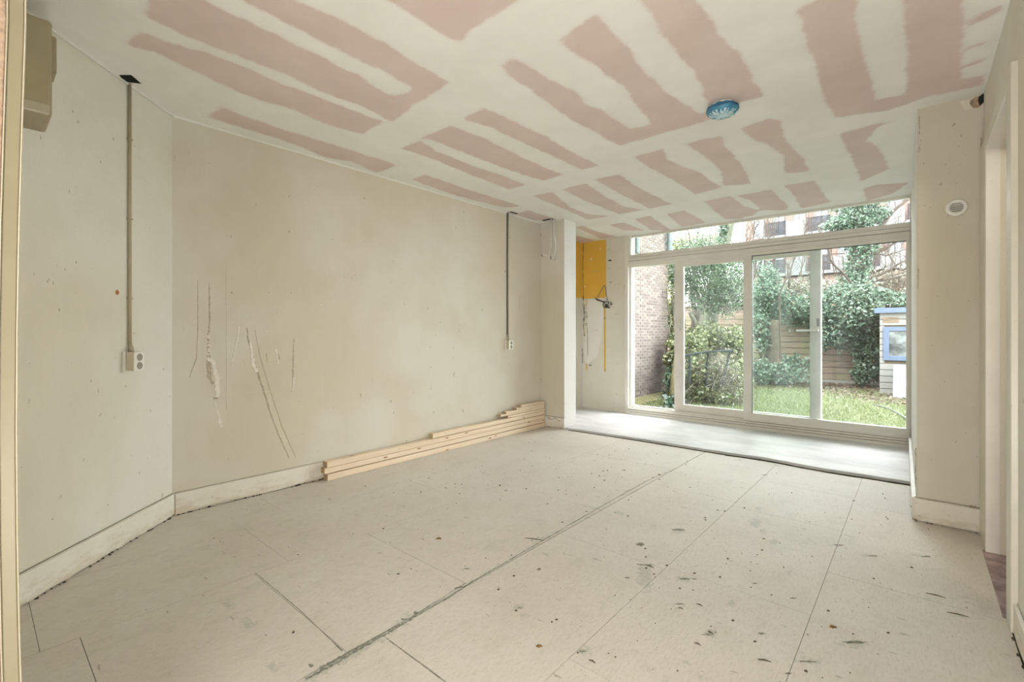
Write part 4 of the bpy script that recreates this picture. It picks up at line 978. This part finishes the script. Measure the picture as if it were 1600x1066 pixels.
# low wing further left, paler
b2 = thing('terraced_house', 'low pale house far behind the bushes on the left', 'building')
xa, xb = ony(1000, 400, 36)[0], ony(1150, 400, 36)[0]
MB().box((xa, 36, GZ), (xb, 42, 3.2)).build('walls', 'far_brick', b2)
MB().add([(xa-.3, 35.7, 3.2), (xb+.3, 35.7, 3.2), (xb+.3, 42.3, 3.2), (xa-.3, 42.3, 3.2), (xa-.3, 39, 5.0), (xb+.3, 39, 5.0)], [(3, 2, 1, 0), (0, 1, 5, 4), (2, 3, 4, 5), (1, 2, 5), (3, 0, 4)]).build('roof', 'concrete_out', b2)
for k in range(4):
    xx = xa+.8+k*(xb-xa)/4; wq = MB().box((xx, 35.93, .9), (xx+1.5, 36, 2.3)).build('window', 'bldg_white', b2); MB().box((xx+.12, 35.9, 1.02), (xx+1.38, 35.95, 2.18)).build('pane', 'far_glass', wq)

# ---- bushes, ivy, trees
def limb(m, p, q, r0, r1, n=7, wob=.06, seed=0, sides=7):
    r = random.Random(seed); P = []; p = Vector(p); q = Vector(q); L = (q-p).length
    for i in range(n+1):
        s = i/n; k = math.sin(math.pi*s)
        P.append(p.lerp(q, s)+Vector((r.uniform(-1, 1), r.uniform(-1, 1), r.uniform(-1, 1)))*wob*L*k*.5)
    m.tube(P, [r0+(r1-r0)*i/n for i in range(n+1)], sides); return P
def twigs(m, P, r, n, L, seed, spread=.8, up=.3, depth=2):
    rr = random.Random(seed)
    for k in range(n):
        s = rr.random(); i = min(int(s*(len(P)-1)), len(P)-2); a = P[i].lerp(P[i+1], s*(len(P)-1)-i)
        t = (P[i+1]-P[i]).normalized(); d_ = (t+Vector((rr.uniform(-1, 1), rr.uniform(-1, 1)*.5, rr.uniform(-1, 1)+up))*spread).normalized()
        l = L*rr.uniform(.5, 1.2); Q = limb(m, a, a+d_*l, r, r*.35, 4, .2, rr.random(), 4)
        if depth > 1: twigs(m, Q, r*.6, 3, L*.5, rr.random(), spread, up, depth-1)
# holly tree
t = thing('holly_tree', 'dense dark green holly with a forked trunk seen through the left pane', 'tree')
m = MB(); D = 10.8
limb(m, ond(1093, 600, D), ond(1092, 530, D), .11, .10, seed=1); limb(m, ond(1092, 532, D), ond(1095, 485, D), .10, .08, seed=2); limb(m, ond(1092, 515, D), ond(1078, 488, D), .06, .045, seed=3)
limb(m, ond(1095, 488, D), ond(1110, 440, D), .07, .03, seed=4); limb(m, ond(1095, 488, D), ond(1085, 430, D), .06, .03, seed=5)
m.build('trunk', 'bark_pale', t, smooth=True)
leaves('foliage', 'holly', [sph(1110, 445, D, 52, 44, .8), sph(1080, 420, D, 38, 34, .6), sph(1135, 462, D, 38, 34, .6), sph(1095, 400, D, 40, 30, .6), sph(1140, 425, D+.5, 30, 34, .6)], 0, 16000, .030, t, .35, 1, asp=.5)
# thin crown above, seen through the transom
t = thing('loose_bush', 'thin leafy treetop showing above the holly through the transom window', 'tree')
m = MB(); D = 13
limb(m, ond(1085, 560, D), ond(1085, 400, D), .09, .05, seed=11)
for k, (u, v) in enumerate(((1060, 372), (1075, 360), (1090, 368), (1105, 375), (1120, 370), (1052, 385))):
    P = limb(m, ond(1085, 410, D), ond(u, v, D), .03, .01, seed=20+k); twigs(m, P, .007, 4, .35, k)
m.build('branches', 'twig', t)
leaves('foliage', 'bramble', [sph(1085, 378, D, 46, 16, .7), sph(1125, 376, D, 22, 12, .6), sph(1060, 385, D, 14, 16, .5)], 0, 2600, .032, t, .1, 2)
# leaning ivy trunk
t = thing('leaning_tree', 'thick pale leaning tree trunk with ivy in the transom window', 'tree')
m = MB(); D = 12; m.tube([ond(1105, 600, D), ond(1112, 480, D), ond(1125, 400, D), ond(1132, 372, D), ond(1139, 340, D), ond(1146, 290, D)], [.19, .17, .165, .16, .16, .155], 12)
m.build('trunk', 'bark_mid', t, smooth=True)
leaves('ivy', 'ivy', [sph(1128, 372, D-.15, 8, 22, .2), sph(1131, 355, D-.15, 7, 14, .2)], 0, 500, .035, t, .3, 3)
# ivy covered tree on the right
t = thing('ivy_tree', 'ivy wrapped tree with bare limbs rising behind the fence', 'tree')
m = MB(); D = 12.9
P0 = limb(m, ond(1345, 610, D), ond(1343, 470, D), .2, .18, seed=31, wob=.02); limb(m, ond(1343, 470, D), ond(1342, 290, D), .18, .15, seed=32, wob=.02)
LB = [((1358, 372), (1378, 350), (1402, 325), (1436, 295), .06), ((1355, 400), (1385, 388), (1408, 374), (1440, 350), .045), ((1352, 437), (1385, 425), (1410, 410), (1440, 395), .035), ((1366, 438), (1400, 430), (1420, 422), (1440, 415), .025),
      ((1362, 440), (1392, 436), (1412, 431), (1438, 428), .022), ((1350, 392), (1372, 378), (1392, 365), (1420, 350), .03), ((1380, 378), (1400, 362), (1420, 340), (1440, 322), .02), ((1370, 350), (1390, 333), (1408, 318), (1430, 308), .02),
      ((1390, 455), (1404, 450), (1416, 444), (1440, 432), .016), ((1372, 445), (1395, 452), (1405, 449), (1424, 460), .014), ((1360, 395), (1385, 400), (1400, 395), (1440, 380), .018)]
for k, (a, b, c, d_, r0) in enumerate(LB):
    dd2 = D+.3*((k*37) % 5-2)*.3
    P = [Vector(ond(*a, dd2)), Vector(ond(*b, dd2)), Vector(ond(*c, dd2)), Vector(ond(*d_, dd2))]
    Q = []
    for i in range(3):
        for s in (0, .33, .66): Q.append(P[i].lerp(P[i+1], s)+Vector((0, 0, random.uniform(-.02, .02))))
    Q.append(P[3]); m.tube(Q, [r0*(1-.07*i) for i in range(len(Q))], 6); twigs(m, Q, .008, 7, .45, k+50)
# dark curved branches on the left side of this tree
for k, (pts, r0) in enumerate((([(1293, 382), (1297, 405), (1305, 416), (1318, 428), (1330, 442)], .028), ([(1284, 399), (1300, 397), (1320, 396)], .014), ([(1286, 409), (1302, 412)], .014))):
    m.tube([ond(u, w, D-.5) for u, w in pts], r0, 6)
m.build('limbs', 'twig', t)
leaves('ivy', 'ivy', [sph(1341, 410, D, 17, 50, .35), sph(1338, 440, D, 22, 18, .4), sph(1350, 385, D, 20, 22, .4), sph(1338, 345, D, 34, 24, .5), sph(1310, 352, D, 22, 12, .4), sph(1368, 335, D, 22, 14, .4), sph(1340, 320, D, 44, 8, .4)], 0, 9500, .040, t, .2, 4)
# ivy bank over the fence
t = thing('ivy_bank', 'broad bank of ivy spilling over the back fence', 'ivy')
D = 11.75
m = MB(); 
for k in range(4): limb(m, ond(1352+k*7, 600, D), ond(1345+k*8, 500, D), .02, .012, seed=60+k)
m.build('stems', 'bark', t)
leaves('leaves', 'ivy', [sph(1310, 490, D, 45, 36, .5), sph(1350, 500, D, 34, 44, .5), sph(1330, 465, D+.2, 60, 22, .5), sph(1300, 525, D, 26, 22, .4), sph(1362, 560, D-.2, 14, 44, .3), sph(1350, 540, D-.1, 22, 30, .35), sph(1390, 470, D+.8, 34, 14, .5), sph(1400, 478, D+1., 36, 12, .5), sph(1345, 585, D-.3, 12, 20, .3)], 0, 17000, .042, t, .25, 5, drop=.6)
# ivy and shrubs behind the sliding leaf
t = thing('ivy_mound', 'rounded ivy mound over a dark trunk behind the sliding door glass', 'ivy')
m = MB(); limb(m, ond(1206, 605, 12), ond(1208, 500, 12), .14, .13, seed=71, wob=.03)
limb(m, ond(1186, 600, 12), ond(1188, 500, 12), .05, .04, seed=72); limb(m, ond(1196, 600, 12.3), ond(1199, 520, 12.3), .03, .03, seed=73); m.build('trunk', 'bark', t, smooth=True)
leaves('leaves', 'ivy', [sph(1215, 480, 12.6, 46, 26, .6), sph(1255, 490, 13, 30, 28, .6), sph(1195, 465, 12.6, 26, 26, .5), sph(1190, 520, 12, 12, 40, .4), sph(1262, 520, 13.2, 20, 20, .4), sph(1200, 440, 13, 18, 30, .4), sph(1215, 585, 11.8, 42, 18, .5), sph(1190, 580, 11.6, 20, 20, .4), sph(1240, 570, 12.2, 22, 16, .4)], 0, 15000, .038, t, .25, 6, drop=.3)
# slender branch rising there, and bare scrub further back
t = thing('bare_tree', 'slender bare tree with a dark slanting branch in front of the far flats', 'tree')
m = MB(); D = 11.5
Q = [Vector(ond(u, w, D)) for u, w in ((1219, 560), (1218, 460), (1226, 440), (1234, 428), (1240, 406), (1247, 392), (1256, 370), (1262, 345))]
m.tube(Q, [.03, .022, .02, .018, .016, .015, .012, .01], 6); twigs(m, Q[3:], .007, 10, .6, 81)
m.build('limbs', 'twig', t)
t = thing('bare_scrub', 'pale bare twiggy scrub between the ivy and the far flats', 'tree')
m = MB()
r = random.Random(9)
for k in range(46):
    u = r.uniform(1175, 1425); D = r.uniform(17, 24); b = Vector(ond(u, 480, D)); e_ = Vector(ond(u+r.uniform(-24, 24), r.uniform(330, 425), D))
    m.tube([(b.x, b.y, GZ), b], .035, 4); P = limb(m, b, e_, .035, .012, 6, .12, k, 4); twigs(m, P, .012, 7, .9, k+200)
m.build('twigs', 'twig', t)
leaves('dry_growth', 'dry', [sph(1240, 450, 18, 60, 16, 1.), sph(1320, 450, 20, 60, 18, 1.), sph(1400, 440, 18, 40, 22, 1.)], 0, 5000, .05, t, .1, 12)
t = thing('pale_tree', 'faint bare tree crown against the white sky in the transom', 'tree')
m = MB()
for k in range(22):
    D = 19; u = 1030+k*9+r.uniform(-5, 5); P = limb(m, ond(u*.35+1120*.65, 470, D), ond(u, r.uniform(320, 350), D), .035, .01, 6, .12, k+400, 4); twigs(m, P[2:], .011, 6, .8, k+500)
m.build('limbs', 'twig', t)
# strip of climbing shrubs between the brick wall and the sliding leaf
t = thing('climbing_shrub', 'tall leafy climber growing at the end of the brick wall', 'shrub')
m = MB()
for k in range(7): limb(m, ond(1046+k*4, 640, 9.6+.3*k), ond(1044+k*4+random.uniform(-4, 4), 450, 10.4), .025, .012, seed=90+k)
m.build('stems', 'bark', t)
leaves('leaves', 'bramble', [sph(1052, 425, 11.4, 12, 44, .4), sph(1054, 560, 10, 12, 44, .3), sph(1050, 500, 11, 9, 40, .3)], 0, 4200, .04, t, .2, 7)
leaves('low_leaves', 'ivy', [sph(1052, 600, 9.6, 12, 34, .3), sph(1056, 520, 11, 10, 60, .3)], 0, 1500, .042, t, .2, 8)
# bramble mass, with an old rail and posts in it
t = thing('bramble_bush', 'tangled yellow green bramble mass filling the lower left pane', 'shrub')
m = MB(); rr_ = random.Random(77)
for k in range(70):
    D = rr_.uniform(8.4, 9.6); u = rr_.uniform(1066, 1168); limb(m, ond(u, 645, D), ond(u+rr_.uniform(-25, 25), rr_.uniform(540, 620), D), .008, .005, 6, .35, k+700, 4)
m.build('canes', 'dry', t)

leaves('leaves', 'bramble', [sph(1090, 600, 9.2, 34, 44, .5), sph(1140, 600, 9.4, 34, 44, .5), sph(1115, 530, 10.4, 60, 24, .5), sph(1085, 545, 9.8, 22, 28, .4), sph(1150, 550, 10, 22, 34, .4), sph(1110, 620, 8.9, 50, 18, .4)], 0, 15000, .034, t, .15, 9)
leaves('dry_leaves', 'dry', [sph(1115, 590, 8.9, 46, 40, .4), sph(1130, 625, 8.8, 36, 14, .3)], 0, 3000, .030, t, .2, 10, asp=.18)
t = thing('broken_trellis', 'dark weathered trellis rail on posts sunk in the brambles', 'trellis')
MB().tube([ond(1066, 556.5, 8.7), ond(1085, 553, 8.75), ond(1110, 549.5, 8.8), ond(1145, 548, 8.85)], .019, 6).build('rail', 'rail', t)
for (u0, w0, u1, w1) in ((1107, 549, 1099, 630), (1141, 549, 1128, 600), (1078, 552, 1077, 600)):
    MB().tube([ond(u0, w0, 8.85), ond((u0+u1)/2, (w0+w1)/2, 8.85), ond(u1, w1, 8.8)], .024, 6).build('post', 'rail', t)
tag(MB().tube([ond(1047, 648, 8.6), ond(1052, 610, 8.65), ond(1058, 560, 8.7)], [.075, .07, .06], 10).build('leaning_post', 'post', smooth=True), 'mossy leaning timber post just left of the sliding door stile', 'post')
t = thing('ground_ivy', 'small glossy ivy clump at the foot of the brick wall', 'ivy')
leaves('leaves', 'ivy', [sph(1050, 632, 8.4, 14, 16, .3)], 0, 260, .05, t, .1, 13)
# lawn blades and leaf litter
rgn = np.random.default_rng(21)
def blades(name, mat, n, x0, x1, y0, y1, h, w, label, cat, keep=None):
    P = np.stack([rgn.uniform(x0, x1, n), rgn.uniform(y0, y1, n)], 1)
    if keep is not None: P = P[keep(P)]
    n = len(P); a_ = rgn.uniform(0, 6.28, n); hh = h*rgn.uniform(.5, 1.3, n); ln = rgn.normal(size=(n, 2))*hh[:, None]*.7
    dx = np.stack([np.cos(a_), np.sin(a_)], 1)*w
    V = np.zeros((n, 3, 3)); V[:, 0, :2] = P-dx; V[:, 1, :2] = P+dx; V[:, 2, :2] = P+ln; V[:, :2, 2] = GZ; V[:, 2, 2] = GZ+hh
    me = bpy.data.meshes.new(name); me.vertices.add(3*n); me.vertices.foreach_set('co', V.astype(np.float32).ravel())
    me.loops.add(3*n); me.loops.foreach_set('vertex_index', np.arange(3*n, dtype=np.int32)); me.polygons.add(n); me.polygons.foreach_set('loop_start', (np.arange(n)*3).astype(np.int32))
    me.update(calc_edges=True); me.materials.append(M[mat]); shade_attr(me, 1, rgn.random(n)); o = bpy.data.objects.new(name, me); COL.objects.link(o); o['kind'] = 'stuff'
    return tag(o, label, cat)
blades('lawn_grass', 'blade', 60000, -4.2, .6, 7.2, 13.6, .05, .006, 'short light green grass and moss of the lawn', 'grass')
soil = structure(MB().prism([(-6, 12.6), (-3.4, 12.3), (-2.0, 12.9), (-1.2, 12.3), (-.5, 11.3), (.8, 10.9), (.8, 15.2), (-6, 15.2)], GZ, GZ+.012).build('planting_bed', 'soil'), 'strip of bare soil and leaves before the fence', 'bed')
def flat_leaves(n):
    P = np.stack([rgn.uniform(-5.5, .6, n), rgn.uniform(10.9, 14.8, n)], 1)
    P = P[P[:, 1] > np.interp(P[:, 0], [-6, -3.4, -2, -1.2, -.5, .8], [12.6, 12.3, 12.9, 12.3, 11.3, 10.9])-rgn.random(len(P))**3*1.2]; k = len(P)
    c = np.column_stack([P, GZ+.015+rgn.random(k)*.03]); a_ = rgn.uniform(0, 6.28, k); s = rgn.uniform(.02, .045, k)
    t_ = np.column_stack([np.cos(a_), np.sin(a_), rgn.normal(size=k)*.4])*s[:, None]; b_ = np.column_stack([-np.sin(a_), np.cos(a_), rgn.normal(size=k)*.4])*s[:, None]*.6
    V = np.stack([c-t_, c+b_, c+t_, c-b_], 1).reshape(-1, 3); me = bpy.data.meshes.new('leaf_litter')
    me.from_pydata(V.tolist(), [], [(4*i, 4*i+1, 4*i+2, 4*i+3) for i in range(k)]); me.materials.append(M['litterleaf']); shade_attr(me, 1, rgn.random(k))
    o = bpy.data.objects.new('leaf_litter', me); COL.objects.link(o); o['kind'] = 'stuff'; tag(o, 'brown fallen leaves in front of the fence and shed', 'leaves')
flat_leaves(7000)
